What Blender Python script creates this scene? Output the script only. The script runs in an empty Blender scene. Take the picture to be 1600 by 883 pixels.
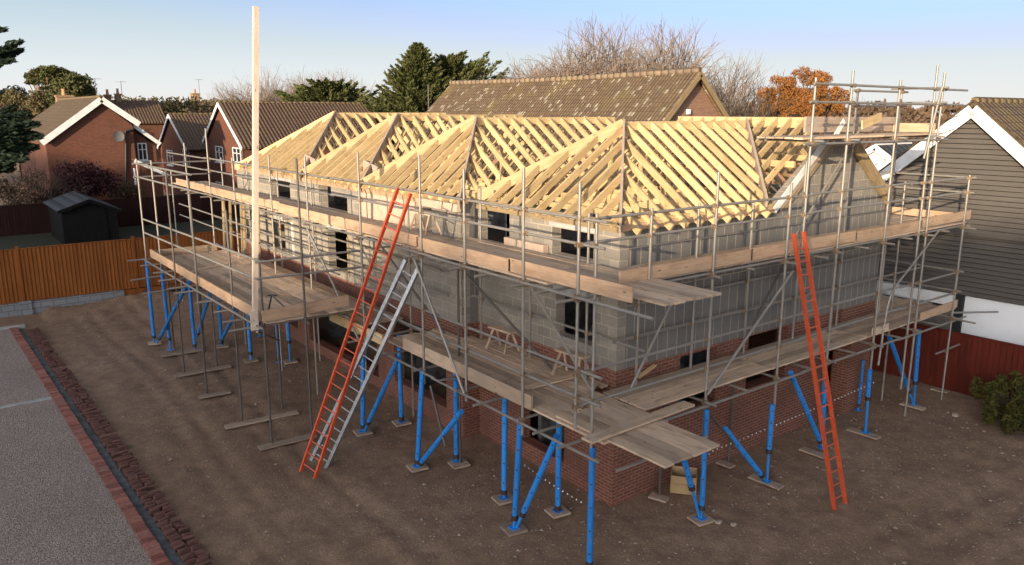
import bpy, math, random
import numpy as np
from mathutils import Vector, Matrix
R = math.radians
random.seed(7); rng = np.random.default_rng(11)
sc = bpy.context.scene
COL = sc.collection

# ------------------------------------------------------------------ camera
CAM = Vector((-10.6, -10.46, 8.0))
F_ = 1215.0
azU = R(52.6); pit = R(12.4); rol = R(0.1)
Lw = Vector((math.sin(azU), -math.cos(azU), 0)); Fw = Vector((math.cos(azU), math.sin(azU), 0)); Zw = Vector((0, 0, 1))
fwd = math.cos(pit)*Fw - math.sin(pit)*Zw
up0 = math.sin(pit)*Fw + math.cos(pit)*Zw
rgt = math.cos(rol)*Lw + math.sin(rol)*up0
upv = math.cos(rol)*up0 - math.sin(rol)*Lw
cd = bpy.data.cameras.new('camera'); cam = bpy.data.objects.new('camera', cd); COL.objects.link(cam)
cd.sensor_width = 36; cd.lens = 36*F_/1600; cd.clip_end = 3000; cd.clip_start = .1
M = Matrix((rgt, upv, -fwd)).transposed().to_4x4(); M.translation = CAM; cam.matrix_world = M
sc.camera = cam
def at(px, py, X=None, Y=None, Z=None):
    """point of the place seen in the photograph at (px,py) on a plane X=, Y= or Z="""
    d = rgt*(px-800) - upv*(py-441.5) + fwd*F_
    for i, v in enumerate((X, Y, Z)):
        if v is not None: return CAM + d*((v-CAM[i])/d[i])

# ------------------------------------------------------------------ materials
MATS = {}
class NT:
    def __init__(s, name):
        s.m = bpy.data.materials.new(name); s.m.use_nodes = True
        s.t = s.m.node_tree; s.b = s.t.nodes['Principled BSDF']; MATS[name] = s.m
    def n(s, typ, **kw):
        nd = s.t.nodes.new(typ)
        for k, v in kw.items():
            if k in nd.inputs.keys(): nd.inputs[k].default_value = v
            else: setattr(nd, k, v)
        return nd
    def l(s, a, b): s.t.links.new(a, b)
    def ramp(s, fac, stops):
        r = s.n('ShaderNodeValToRGB'); e = r.color_ramp.elements
        while len(e) < len(stops): e.new(.5)
        for el, (p, c) in zip(e, stops): el.position = p; el.color = (*c, 1)
        s.l(fac, r.inputs[0]); return r.outputs[0]
    def mix(s, fac, a, b, mode='MIX'):
        m = s.n('ShaderNodeMix', data_type='RGBA', blend_type=mode)
        for sock, v in ((m.inputs[0], fac), (m.inputs[6], a), (m.inputs[7], b)):
            if hasattr(v, 'links'): s.l(v, sock)
            elif isinstance(v, (int, float)): sock.default_value = v
            else: sock.default_value = (*v, 1)
        return m.outputs[2]
    def math(s, op, a, b=0.0):
        m = s.n('ShaderNodeMath', operation=op)
        for i, v in enumerate((a, b)):
            if hasattr(v, 'links'): s.l(v, m.inputs[i])
            else: m.inputs[i].default_value = v
        return m.outputs[0]
    def obj(s): return s.n('ShaderNodeTexCoord').outputs['Object']
    def mapping(s, v, scale=(1,1,1), loc=None):
        mp = s.n('ShaderNodeMapping'); s.l(v, mp.inputs[0]); mp.inputs['Scale'].default_value = scale
        if loc is not None: s.l(loc, mp.inputs['Location'])
        return mp.outputs[0]
    def noise(s, v, scale, detail=4, rough=.55):
        n = s.n('ShaderNodeTexNoise', Scale=scale, Detail=detail, Roughness=rough); s.l(v, n.inputs['Vector']); return n.outputs[0]
    def bump(s, h, strength=.4, dist=.01):
        b = s.n('ShaderNodeBump', Strength=strength, Distance=dist); s.l(h, b.inputs['Height']); s.l(b.outputs[0], s.b.inputs['Normal'])
    def base(s, c): s.l(c, s.b.inputs['Base Color']) if hasattr(c, 'links') else setattr(s.b.inputs['Base Color'], 'default_value', (*c, 1))
    def rough(s, r, metal=0.0): s.b.inputs['Roughness'].default_value = r; s.b.inputs['Metallic'].default_value = metal

def wood(name, c1, c2, dark, rnd=.35, rough=.75, knots=True, stain=None):
    t = NT(name); o = t.obj(); oi = t.n('ShaderNodeObjectInfo')
    cmb = t.n('ShaderNodeCombineXYZ'); 
    for i in range(3): t.l(t.math('MULTIPLY', oi.outputs['Random'], 37.0+11*i), cmb.inputs[i])
    v = t.mapping(o, (1.2, 22, 22), cmb.outputs[0])
    g = t.noise(v, 1.6, 5, .6)
    col = t.ramp(g, [(.3, c2), (.55, c1), (.75, tuple(x*1.1 for x in c1))])
    v2 = t.mapping(o, (2.2, 6, 6), cmb.outputs[0])
    big = t.noise(v2, 1.0, 3)
    col = t.mix(t.ramp(big, [(.5, (0,0,0)), (.72, (.7,.7,.7))]), col, dark)
    if knots:
        vo = t.n('ShaderNodeTexVoronoi', Scale=1.0); t.l(t.mapping(o, (2.2, 7, 7), cmb.outputs[0]), vo.inputs['Vector'])
        col = t.mix(t.ramp(vo.outputs['Distance'], [(.07, (.75,.75,.75)), (.13, (0,0,0))]), col, tuple(x*.35 for x in dark))
    if stain:
        col = t.mix(t.ramp(t.noise(t.mapping(o, (1,1,1), cmb.outputs[0]), 1.3, 5), [(.5,(0,0,0)),(.62,(.8,.8,.8))]), col, stain)
    br = t.math('ADD', t.math('MULTIPLY', oi.outputs['Random'], rnd), 1-rnd/2)
    hs = t.n('ShaderNodeHueSaturation'); t.l(col, hs.inputs['Color']); t.l(br, hs.inputs['Value'])
    t.base(hs.outputs[0]); t.rough(rough); t.bump(g, .35, .006)
wood('rafter_wood', (.58,.42,.22), (.47,.325,.155), (.38,.25,.11), .45)
wood('weathered_hip_wood', (.42,.33,.26), (.33,.25,.19), (.28,.20,.15), .15)
wood('deck_wood', (.54,.39,.265), (.41,.29,.195), (.25,.17,.115), .65, .9, True, (.43,.325,.24))
wood('toe_wood', (.50,.335,.215), (.41,.26,.155), (.33,.20,.12), .25)
wood('treated_wood', (.34,.245,.13), (.25,.17,.09), (.19,.13,.07), .3)
wood('pole_wood', (.70,.56,.44), (.60,.46,.35), (.50,.36,.26), .1)
wood('sole_wood', (.40,.30,.22), (.29,.21,.155), (.19,.135,.10), .5, .95)
wood('plywood', (.54,.41,.31), (.47,.35,.26), (.40,.28,.2), .15)
wood('grey_wood', (.20,.18,.16), (.13,.12,.105), (.08,.075,.07), .3, .9)

def fence_mat(name, a, b):
    t = NT(name); o = t.obj(); oi = t.n('ShaderNodeObjectInfo')
    g = t.noise(t.mapping(o, (9, 9, .8)), 1.5, 5)
    w = t.n('ShaderNodeTexWhiteNoise', noise_dimensions='1D')
    s = t.n('ShaderNodeSeparateXYZ'); t.l(o, s.inputs[0])
    t.l(t.math('FLOOR', t.math('MULTIPLY', t.math('ADD', s.outputs[0], s.outputs[1]), 1/.135)), w.inputs['W'])
    col = t.mix(g, a, b); col = t.mix(t.math('MULTIPLY', w.outputs[0], .45), col, tuple(x*.5 for x in a))
    st = t.noise(t.mapping(o, (1.5, 1.5, .5)), 1.2, 4)
    col = t.mix(t.ramp(st, [(.5,(0,0,0)),(.75,(.55,.55,.55))]), col, tuple(x*.4 for x in b))
    t.base(col); t.rough(.85); t.b.inputs['Specular IOR Level'].default_value = .15; t.bump(g, .3, .004)
fence_mat('orange_fence_wood', (.34,.118,.03), (.22,.07,.018))
fence_mat('red_fence_wood', (.145,.026,.015), (.09,.016,.010))
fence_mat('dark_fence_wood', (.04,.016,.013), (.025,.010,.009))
fence_mat('black_shed_wood', (.014,.013,.013), (.009,.009,.009))

def metal(name, c, c2, rough=.42, met=.75, sc_=14):
    t = NT(name); o = t.obj(); oi = t.n('ShaderNodeObjectInfo')
    cmb = t.n('ShaderNodeCombineXYZ'); t.l(t.math('MULTIPLY', oi.outputs['Random'], 91.0), cmb.inputs[0])
    n = t.noise(t.mapping(o, (1,1,1), cmb.outputs[0]), sc_, 5)
    t.base(t.mix(t.ramp(n, [(.42,(0,0,0)),(.66,(1,1,1))]), c, c2)); t.rough(rough, met)
metal('galvanised_steel', (.36,.335,.30), (.25,.21,.17), .48, .45)
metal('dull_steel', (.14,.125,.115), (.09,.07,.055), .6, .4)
metal('coupler_steel', (.33,.25,.17), (.20,.12,.07), .55, .5, 30)
def painted(name, c, c2, wear, dust, rough=.5):
    t = NT(name); o = t.obj(); oi = t.n('ShaderNodeObjectInfo'); ge = t.n('ShaderNodeNewGeometry')
    n = t.noise(ge.outputs['Position'], 4, 4); w_ = t.noise(ge.outputs['Position'], 19, 6, .65); d_ = t.noise(ge.outputs['Position'], 7, 5, .6)
    col = t.mix(n, c, c2)
    col = t.mix(t.ramp(d_, [(.52,(0,0,0)),(.72,(.65,.65,.65))]), col, dust)
    col = t.mix(t.ramp(w_, [(.64,(0,0,0)),(.69,(.9,.9,.9))]), col, wear)
    hs = t.n('ShaderNodeHueSaturation'); t.l(col, hs.inputs['Color']); t.l(t.math('ADD', t.math('MULTIPLY', oi.outputs['Random'], .3), .85), hs.inputs['Value'])
    t.base(hs.outputs[0]); t.rough(rough)
painted('blue_paint', (.015,.235,.66), (.02,.19,.54), (.10,.05,.03), (.10,.21,.40))
metal('prop_screw_steel', (.06,.06,.065), (.10,.05,.03), .6, .6)
painted('orange_paint', (.60,.085,.024), (.48,.065,.02), (.30,.20,.15), (.55,.16,.08))
metal('orange_red_rung', (.62,.13,.07), (.5,.1,.05), .5, 0, 6)
metal('aluminium', (.50,.51,.52), (.38,.39,.40), .4, .7)
metal('white_paint', (.78,.78,.76), (.66,.65,.62), .5, 0, 3)
metal('black_plastic', (.02,.02,.022), (.03,.03,.03), .5, 0)
metal('white_render', (.84,.85,.86), (.79,.80,.81), .85, 0, 1.2)
metal('chimney_pot_clay', (.42,.2,.1), (.35,.17,.09), .8, 0)
metal('beading_white', (.8,.8,.8), (.7,.7,.7), .4, 0)
metal('dish_grey', (.14,.14,.145), (.11,.11,.11), .7, .0)
metal('cardboard', (.40,.27,.14), (.33,.215,.11), .85, 0, 4)
metal('painted_room_shade', (.012,.011,.011), (.016,.015,.014), .9, 0)
metal('concrete', (.44,.43,.41), (.34,.33,.315), .9, 0, 5)
metal('mortar_and_room_shade', (.12,.125,.13), (.055,.052,.05), .95, 0, 4)
metal('dark_steelwork', (.02,.02,.022), (.03,.03,.03), .6, 0)
metal('rope', (.30,.20,.12), (.2,.13,.08), .8, 0)
g = NT('window_glass'); g.base((.02,.025,.03)); g.rough(.06); g.b.inputs['IOR'].default_value = 1.5

def wall_uv(t):
    o = t.obj(); ge = t.n('ShaderNodeNewGeometry')
    sn = t.n('ShaderNodeSeparateXYZ'); t.l(ge.outputs['Normal'], sn.inputs[0])
    s = t.n('ShaderNodeSeparateXYZ'); t.l(o, s.inputs[0])
    isx = t.math('GREATER_THAN', t.math('ABSOLUTE', sn.outputs[0]), .7)
    mx = t.n('ShaderNodeMix', data_type='FLOAT'); t.l(isx, mx.inputs[0]); t.l(s.outputs[0], mx.inputs[2]); t.l(s.outputs[1], mx.inputs[3])
    c = t.n('ShaderNodeCombineXYZ'); t.l(mx.outputs[0], c.inputs[0]); t.l(s.outputs[2], c.inputs[1])
    return c.outputs[0], o
def brickmat(name, c1, c2, mortar, w=.225, h=.075, ms=.012, off=.5, stain=None, bumpd=.008, rough=.88, var=.5):
    t = NT(name); uv, o = wall_uv(t)
    b = t.n('ShaderNodeTexBrick', offset=off, Scale=1.0); b.inputs['Mortar Size'].default_value = ms
    b.inputs['Brick Width'].default_value = w; b.inputs['Row Height'].default_value = h; b.inputs['Mortar Smooth'].default_value = .15
    b.inputs['Bias'].default_value = 0; t.l(uv, b.inputs['Vector'])
    b.inputs['Color1'].default_value = (*c1, 1); b.inputs['Color2'].default_value = (*c2, 1); b.inputs['Mortar'].default_value = (*mortar, 1)
    col = b.outputs[0]
    n1 = t.noise(o, 1.1, 5); n2 = t.noise(o, 18, 3)
    col = t.mix(var, col, t.ramp(n2, [(.3,(.55,.55,.55)),(.7,(1.25,1.25,1.25))]), 'MULTIPLY')
    if stain: col = t.mix(t.ramp(n1, [(.48,(0,0,0)),(.68,(.75,.75,.75))]), col, stain)
    t.base(col); t.rough(rough)
    hsum = t.math('ADD', t.math('MULTIPLY', b.outputs['Fac'], -1.0), t.math('MULTIPLY', n2, .35)); t.bump(hsum, .6, bumpd)
brickmat('new_red_brick', (.225,.062,.034), (.155,.040,.024), (.25,.165,.12), stain=(.13,.055,.04))
brickmat('house_red_brick', (.20,.058,.028), (.12,.034,.018), (.13,.065,.042), w=.24, h=.09, ms=.018, stain=(.13,.05,.03), var=.7)
brickmat('old_brick', (.34,.17,.10), (.24,.10,.062), (.30,.21,.15), stain=(.26,.16,.11))
brickmat('chimney_brick', (.36,.22,.12), (.26,.14,.08), (.3,.22,.15))
brickmat('concrete_block', (.33,.288,.236), (.235,.21,.176), (.43,.355,.265), w=.45, h=.225, ms=.012, stain=(.22,.20,.175), bumpd=.004, var=.35)
brickmat('upright_block', (.195,.183,.168), (.16,.152,.142), (.46,.375,.27), w=.30, h=.9, ms=.011, off=.37, stain=(.14,.136,.132), bumpd=.004, var=.25)
brickmat('garden_block', (.27,.28,.29), (.22,.23,.24), (.13,.13,.13), w=.45, h=.225, ms=.014, bumpd=.006, var=.25)
brickmat('edging_brick', (.34,.125,.088), (.23,.085,.066), (.10,.085,.08), w=.30, h=.105, ms=.012, off=0, stain=(.16,.07,.055), var=.5)

t = NT('kerb_brick'); o = t.obj(); s_ = t.n('ShaderNodeSeparateXYZ'); t.l(o, s_.inputs[0])
wn = t.n('ShaderNodeTexWhiteNoise', noise_dimensions='1D'); t.l(t.math('FLOOR', t.math('MULTIPLY', t.math('ADD', s_.outputs[1], 12.0), 1/.105)), wn.inputs['W'])
c = t.ramp(wn.outputs[0], [(0,(.21,.07,.052)), (.5,(.34,.12,.085)), (.85,(.40,.165,.12)), (1,(.26,.13,.11))])
c = t.mix(.6, c, t.ramp(t.noise(o, 12, 5), [(.3,(.5,.5,.5)),(.7,(1.3,1.3,1.3))]), 'MULTIPLY')
c = t.mix(t.ramp(t.noise(o, 1.4, 5), [(.5,(0,0,0)),(.7,(.6,.6,.6))]), c, (.19,.13,.10)); t.base(c); t.rough(.9); t.bump(t.noise(o, 30, 3), .5, .005)
def tilemat(name, cols, lichen, pitch, row, amount=.5, thr=1.12):
    """pantiled roof: rows across the slope, rolls down it; lies on any roof plane"""
    t = NT(name); o = t.obj(); ge = t.n('ShaderNodeNewGeometry')
    sn = t.n('ShaderNodeSeparateXYZ'); t.l(ge.outputs['Normal'], sn.inputs[0])
    s = t.n('ShaderNodeSeparateXYZ'); t.l(o, s.inputs[0])
    isx = t.math('GREATER_THAN', t.math('ABSOLUTE', sn.outputs[0]), .4)
    mx = t.n('ShaderNodeMix', data_type='FLOAT'); t.l(isx, mx.inputs[0]); t.l(s.outputs[0], mx.inputs[2]); t.l(s.outputs[1], mx.inputs[3])
    u = t.math('DIVIDE', mx.outputs[0], pitch); v = t.math('DIVIDE', s.outputs[2], row)
    fu = t.math('FRACT', u); fv = t.math('FRACT', v)
    cc = t.n('ShaderNodeCombineXYZ'); t.l(t.math('FLOOR', u), cc.inputs[0]); t.l(t.math('FLOOR', v), cc.inputs[1])
    wn = t.n('ShaderNodeTexWhiteNoise', noise_dimensions='2D'); t.l(cc.outputs[0], wn.inputs['Vector'])
    col = t.ramp(wn.outputs[0], [(0, cols[0]), (.5, cols[1]), (.9, cols[2])])
    n = t.noise(o, .55, 5); n3 = t.noise(o, 6, 4)
    pick = t.math('MULTIPLY', t.math('GREATER_THAN', t.math('ADD', wn.outputs[0], t.math('MULTIPLY', n3, .5)), thr), amount)
    col = t.mix(pick, col, lichen[0])
    col = t.mix(t.ramp(n, [(.56,(0,0,0)),(.74,(.55,.55,.55))]), col, lichen[1])
    roll = t.math('SINE', t.math('MULTIPLY', fu, math.pi))
    edge = t.math('MULTIPLY', t.math('LESS_THAN', fv, .10), 1.0)
    gap = t.math('LESS_THAN', roll, .34)
    col = t.mix(t.math('MULTIPLY', t.math('MAXIMUM', edge, gap), .6), col, (.02,.015,.012))
    t.base(col); t.rough(.9)
    h = t.math('ADD', roll, t.math('MULTIPLY', t.math('SUBTRACT', 1.0, fv), 1.0)); t.bump(h, 1.0, .06)
tilemat('old_pantile', [(.14,.088,.048), (.20,.128,.068), (.16,.108,.064)], [(.46,.38,.28), (.27,.20,.06)], .21, .20, .8, 1.16)
tilemat('old_ridge_tile', [(.26,.19,.12), (.22,.15,.10), (.18,.13,.09)], [(.34,.28,.16), (.30,.23,.09)], .45, .3, .35)
tilemat('brown_roof_tile', [(.115,.067,.04), (.14,.08,.045), (.10,.06,.038)], [(.17,.11,.06), (.17,.115,.04)], .28, .22, .35)
tilemat('mossy_roof_tile', [(.13,.085,.05), (.15,.095,.052), (.11,.075,.045)], [(.2,.15,.07), (.24,.17,.045)], .28, .22, .35)
tilemat('ridge_moss', [(.22,.145,.06), (.19,.125,.06), (.16,.11,.06)], [(.28,.20,.07), (.25,.18,.05)], .45, .3, .35)
tilemat('dark_slate', [(.05,.055,.065), (.06,.065,.075), (.045,.05,.06)], [(.07,.075,.085), (.05,.055,.06)], .5, .12, .2)

t = NT('earth'); o = t.obj()
n1 = t.noise(o, .22, 6, .6); n2 = t.noise(o, 2.3, 7, .65); n3 = t.noise(o, 26, 4, .6)
c = t.ramp(n1, [(.35,(.25,.152,.088)), (.55,(.335,.213,.128)), (.7,(.40,.265,.168))])
c = t.mix(t.ramp(n2, [(.35,(.75,.75,.75)),(.6,(0,0,0))]), c, (.16,.098,.066))
c = t.mix(t.ramp(n3, [(.35,(.6,.6,.6)),(.6,(0,0,0))]), c, (.17,.105,.07))
vo = t.n('ShaderNodeTexVoronoi', Scale=16.0); t.l(o, vo.inputs['Vector'])
wn = t.n('ShaderNodeSeparateColor'); t.l(vo.outputs['Color'], wn.inputs[0])
peb = t.math('MULTIPLY', t.math('LESS_THAN', vo.outputs['Distance'], .26), t.math('GREATER_THAN', wn.outputs[0], .72))
c = t.mix(t.math('MULTIPLY', peb, t.math('MULTIPLY', wn.outputs[1], .9)), c, (.48,.38,.30))
t.base(c); t.rough(.95)
t.bump(t.math('ADD', t.math('ADD', t.math('MULTIPLY', n2, 1.6), t.math('MULTIPLY', n3, .6)), t.math('MULTIPLY', peb, .3)), .7, .035)

t = NT('gravel'); o = t.obj()
vo = t.n('ShaderNodeTexVoronoi', Scale=38.0); t.l(o, vo.inputs['Vector'])
wn = t.n('ShaderNodeSeparateColor'); t.l(vo.outputs['Color'], wn.inputs[0])
c = t.ramp(wn.outputs[0], [(0,(.30,.225,.18)), (.5,(.46,.355,.29)), (.85,(.56,.45,.38)), (1,(.68,.58,.51))])
c = t.mix(t.ramp(vo.outputs['Distance'], [(.3,(0,0,0)),(.75,(.85,.85,.85))]), c, (.12,.095,.082))
c = t.mix(t.ramp(t.noise(o, .5, 4), [(.4,(0,0,0)),(.7,(.35,.35,.35))]), c, (.2,.15,.13))
t.base(c); t.rough(.9); t.bump(t.math('SUBTRACT', 1.0, vo.outputs['Distance']), .8, .02)

def plain(name, a, b, s=3, rough=.9, bump=0):
    t = NT(name); o = t.obj(); n = t.noise(o, s, 5); t.base(t.mix(t.ramp(n, [(.35,(0,0,0)),(.65,(1,1,1))]), a, b)); t.rough(rough)
    if bump: t.bump(n, .6, bump)
plain('grass', (.018,.026,.010), (.032,.03,.014), 1.2, .95, .05)
plain('far_land', (.05,.055,.028), (.085,.07,.04), .02)
plain('stone', (.36,.29,.23), (.22,.17,.13), 20)
plain('loose_brick', (.17,.075,.055), (.10,.048,.038), 9)
plain('bark', (.10,.075,.055), (.055,.042,.033), 6, .95, .02)
plain('pale_bark', (.31,.225,.17), (.20,.145,.11), 4, .95)
plain('pine_bark', (.30,.17,.09), (.2,.11,.06), 4, .95)
t = NT('cladding'); o = t.obj()
n = t.noise(t.mapping(o, (1, .7, 9)), 1.5, 5); n2 = t.noise(o, .5, 4)
c = t.mix(n, (.068,.058,.050), (.108,.093,.079)); c = t.mix(t.ramp(n2, [(.45,(0,0,0)),(.7,(.6,.6,.6))]), c, (.115,.10,.088))
t.base(c); t.rough(.8); t.bump(n, .3, .004)

def leafmat(name, a, b, c3=None, rough=.7):
    t = NT(name); o = t.obj(); n = t.noise(o, .45, 4); n2 = t.noise(o, 5, 2)
    c = t.mix(t.ramp(n, [(.4,(0,0,0)),(.62,(1,1,1))]), a, b)
    c = t.mix(t.ramp(n2, [(.4,(0,0,0)),(.7,(.7,.7,.7))]), c, c3 or tuple(x*1.4 for x in b)); t.base(c); t.rough(rough)
    t.b.inputs['Specular IOR Level'].default_value = .2
leafmat('conifer_leaf', (.055,.068,.022), (.085,.088,.027), (.12,.115,.038))
leafmat('dark_conifer_leaf', (.012,.022,.013), (.018,.03,.016))
leafmat('pine_leaf', (.06,.065,.022), (.085,.08,.028))
leafmat('copper_leaf', (.27,.105,.026), (.20,.078,.022), (.35,.16,.045))
leafmat('scrub_leaf', (.10,.08,.032), (.075,.06,.03), (.14,.11,.045))
leafmat('brown_scrub', (.085,.055,.035), (.11,.07,.042))
leafmat('purple_leaf', (.035,.012,.016), (.05,.016,.02))
leafmat('bush_leaf', (.036,.042,.010), (.062,.057,.012), (.11,.095,.018))

# ------------------------------------------------------------------ builders
MESHES = {}
def empty(name, loc, label=None, cat=None, group=None):
    o = bpy.data.objects.new(name, None); COL.objects.link(o); o.location = loc; o.empty_display_size = .3
    if label: tag(o, label, cat, group)
    return o
def tag(o, label, cat, group=None, kind=None):
    o['label'] = label; o['category'] = cat
    if group: o['group'] = group
    if kind: o['kind'] = kind
    return o
def structure(o): o['kind'] = 'structure'; return o
def put(o, parent, Mw=None):
    COL.objects.link(o)
    if parent is not None:
        o.parent = parent
        base = Matrix.Identity(4)
        p = parent
        while p is not None: base = Matrix.Translation(p.location) @ base if p.type == 'EMPTY' else p.matrix_basis @ base; p = p.parent
        o.matrix_basis = base.inverted() @ (Mw or Matrix.Identity(4))
    elif Mw is not None: o.matrix_basis = Mw
    return o
def frame(p0, p1, up=(0,0,1)):
    p0 = Vector(p0); p1 = Vector(p1); x = (p1-p0); L = x.length; x = x/L; u = Vector(up)
    if abs(x.dot(u)) > .98: u = Vector((0,1,0)) if abs(x.y) < .9 else Vector((1,0,0))
    y = u.cross(x).normalized(); z = x.cross(y)
    m = Matrix((x, y, z)).transposed().to_4x4(); m.translation = p0
    return m, L
class MB:
    """collects faces for one mesh object"""
    def __init__(s): s.v = []; s.f = []; s.sm = []
    def add(s, vs, fs, smooth=False):
        k = len(s.v); s.v += [tuple(v) for v in vs]; s.f += [tuple(i+k for i in f) for f in fs]; s.sm += [smooth]*len(fs)
    def box(s, a, b, Mt=None):
        (x0,y0,z0),(x1,y1,z1) = a, b
        vs = [Vector(p) for p in ((x0,y0,z0),(x1,y0,z0),(x1,y1,z0),(x0,y1,z0),(x0,y0,z1),(x1,y0,z1),(x1,y1,z1),(x0,y1,z1))]
        if Mt: vs = [Mt @ v for v in vs]
        s.add(vs, [(0,3,2,1),(4,5,6,7),(0,1,5,4),(1,2,6,5),(2,3,7,6),(3,0,4,7)])
    def beam(s, p0, p1, w, h, up=(0,0,1)):
        m, L = frame(p0, p1, up); s.box((0,-w/2,-h/2), (L,w/2,h/2), m)
    def tube(s, p0, p1, r, r1=None, n=8, cap=True):
        m, L = frame(p0, p1); r1 = r if r1 is None else r1
        vs = [m @ Vector((0, r*math.cos(2*math.pi*i/n), r*math.sin(2*math.pi*i/n))) for i in range(n)]
        vs += [m @ Vector((L, r1*math.cos(2*math.pi*i/n), r1*math.sin(2*math.pi*i/n))) for i in range(n)]
        s.add(vs, [(i, (i+1)%n, n+(i+1)%n, n+i) for i in range(n)], True)
        if cap: s.add(vs[:n], [tuple(reversed(range(n)))]); s.add(vs[n:], [tuple(range(n))])
    def prism(s, poly, axis, a, b):
        """poly of 2D points extruded along axis ('X': poly is (y,z); 'Y': poly is (x,z); 'Z': poly is (x,y))"""
        def P(q, t): return {'X': (t, q[0], q[1]), 'Y': (q[0], t, q[1]), 'Z': (q[0], q[1], t)}[axis]
        n = len(poly); vs = [P(q, a) for q in poly]+[P(q, b) for q in poly]
        s.add(vs, [tuple(reversed(range(n))), tuple(range(n, 2*n))]+[(i,(i+1)%n,n+(i+1)%n,n+i) for i in range(n)])
    def quad(s, *p): s.add(p, [tuple(range(len(p)))])
    def build(s, name, mat, parent=None, M_=None, fix=True):
        me = bpy.data.meshes.new(name); me.from_pydata(s.v, [], s.f)
        me.polygons.foreach_set('use_smooth', s.sm); me.update()
        if fix:
            import bmesh
            bm = bmesh.new(); bm.from_mesh(me); bmesh.ops.recalc_face_normals(bm, faces=bm.faces); bm.to_mesh(me); bm.free()
        me.materials.append(MATS[mat])
        return put(bpy.data.objects.new(name, me), parent, M_)
def beam(name, p0, p1, w, h, mat, parent=None, up=(0,0,1)):
    if isinstance(up, tuple) and up != (0,0,1): w, h = h, w
    m, L = frame(p0, p1, up); b = MB(); b.box((0,-w/2,-h/2), (L,w/2,h/2))
    return b.build(name, mat, parent, m, False)
def tube_mesh(mat, n=10):
    k = ('tube', mat, n)
    if k not in MESHES:
        b = MB(); b.tube((0,0,0), (1,0,0), 1.0, n=n)
        me = bpy.data.meshes.new('tube_'+mat); me.from_pydata(b.v, [], b.f); me.polygons.foreach_set('use_smooth', b.sm); me.materials.append(MATS[mat]); me.update()
        MESHES[k] = me
    return MESHES[k]
def tube(name, p0, p1, r, mat, parent=None):
    m, L = frame(p0, p1)
    o = bpy.data.objects.new(name, tube_mesh(mat)); return put(o, parent, m @ Matrix.Diagonal((L, r, r, 1)))

def wall(axis, c0, c1, u0, u1, z0, z1, holes, mb, top=None):
    """wall slab between planes axis=c0..c1, spanning u0..u1, z0..z1, with rectangular holes (u0,u1,z0,z1) and reveals"""
    us = sorted({u0, u1, *[h[0] for h in holes], *[h[1] for h in holes]}); zs = sorted({z0, z1, *[h[2] for h in holes], *[h[3] for h in holes]})
    us = [u for u in us if u0 <= u <= u1]; zs = [z for z in zs if z0 <= z <= z1]
    def P(c, u, z): return (c, u, z) if axis == 'X' else (u, c, z)
    def solid(i, j):
        if i < 0 or j < 0 or i >= len(us)-1 or j >= len(zs)-1: return False
        uc = (us[i]+us[i+1])/2; zc = (zs[j]+zs[j+1])/2
        return not any(h[0] < uc < h[1] and h[2] < zc < h[3] for h in holes)
    for i in range(len(us)-1):
        for j in range(len(zs)-1):
            if not solid(i, j): continue
            a, b, c, d = us[i], us[i+1], zs[j], zs[j+1]
            mb.quad(P(c0,a,c), P(c0,b,c), P(c0,b,d), P(c0,a,d)); mb.quad(P(c1,a,c), P(c1,a,d), P(c1,b,d), P(c1,b,c))
            if not solid(i-1,j): mb.quad(P(c0,a,c), P(c0,a,d), P(c1,a,d), P(c1,a,c))
            if not solid(i+1,j): mb.quad(P(c0,b,c), P(c1,b,c), P(c1,b,d), P(c0,b,d))
            if not solid(i,j-1): mb.quad(P(c0,a,c), P(c1,a,c), P(c1,b,c), P(c0,b,c))
            if not solid(i,j+1): mb.quad(P(c0,a,d), P(c0,b,d), P(c1,b,d), P(c1,a,d))
def leaves(name, mat, cent, size, n_per=None, normals=None, parent=None, elong=1.6, kind=None, droop=None):
    """one mesh of many small leaf faces, centres Nx3"""
    N = len(cent); a = rng.normal(size=(N,3)); 
    if droop is not None: a = droop + .35*rng.normal(size=(N,3))
    a /= np.linalg.norm(a, axis=1)[:,None]
    b = rng.normal(size=(N,3)); b -= a*(a*b).sum(1)[:,None]; b /= np.linalg.norm(b, axis=1)[:,None]
    s = size*(.6+.8*rng.random(N))[:,None]
    p = np.stack([cent-a*s*elong, cent+b*s*.55, cent+a*s*elong, cent-b*s*.55], 1).reshape(-1,3)
    me = bpy.data.meshes.new(name); me.vertices.add(4*N); me.vertices.foreach_set('co', p.ravel())
    me.loops.add(4*N); me.loops.foreach_set('vertex_index', np.arange(4*N)); me.polygons.add(N)
    me.polygons.foreach_set('loop_start', np.arange(0,4*N,4)); me.polygons.foreach_set('loop_total', np.full(N,4)); me.update(calc_edges=True)
    me.materials.append(MATS[mat]); return put(bpy.data.objects.new(name, me), parent)

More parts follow.
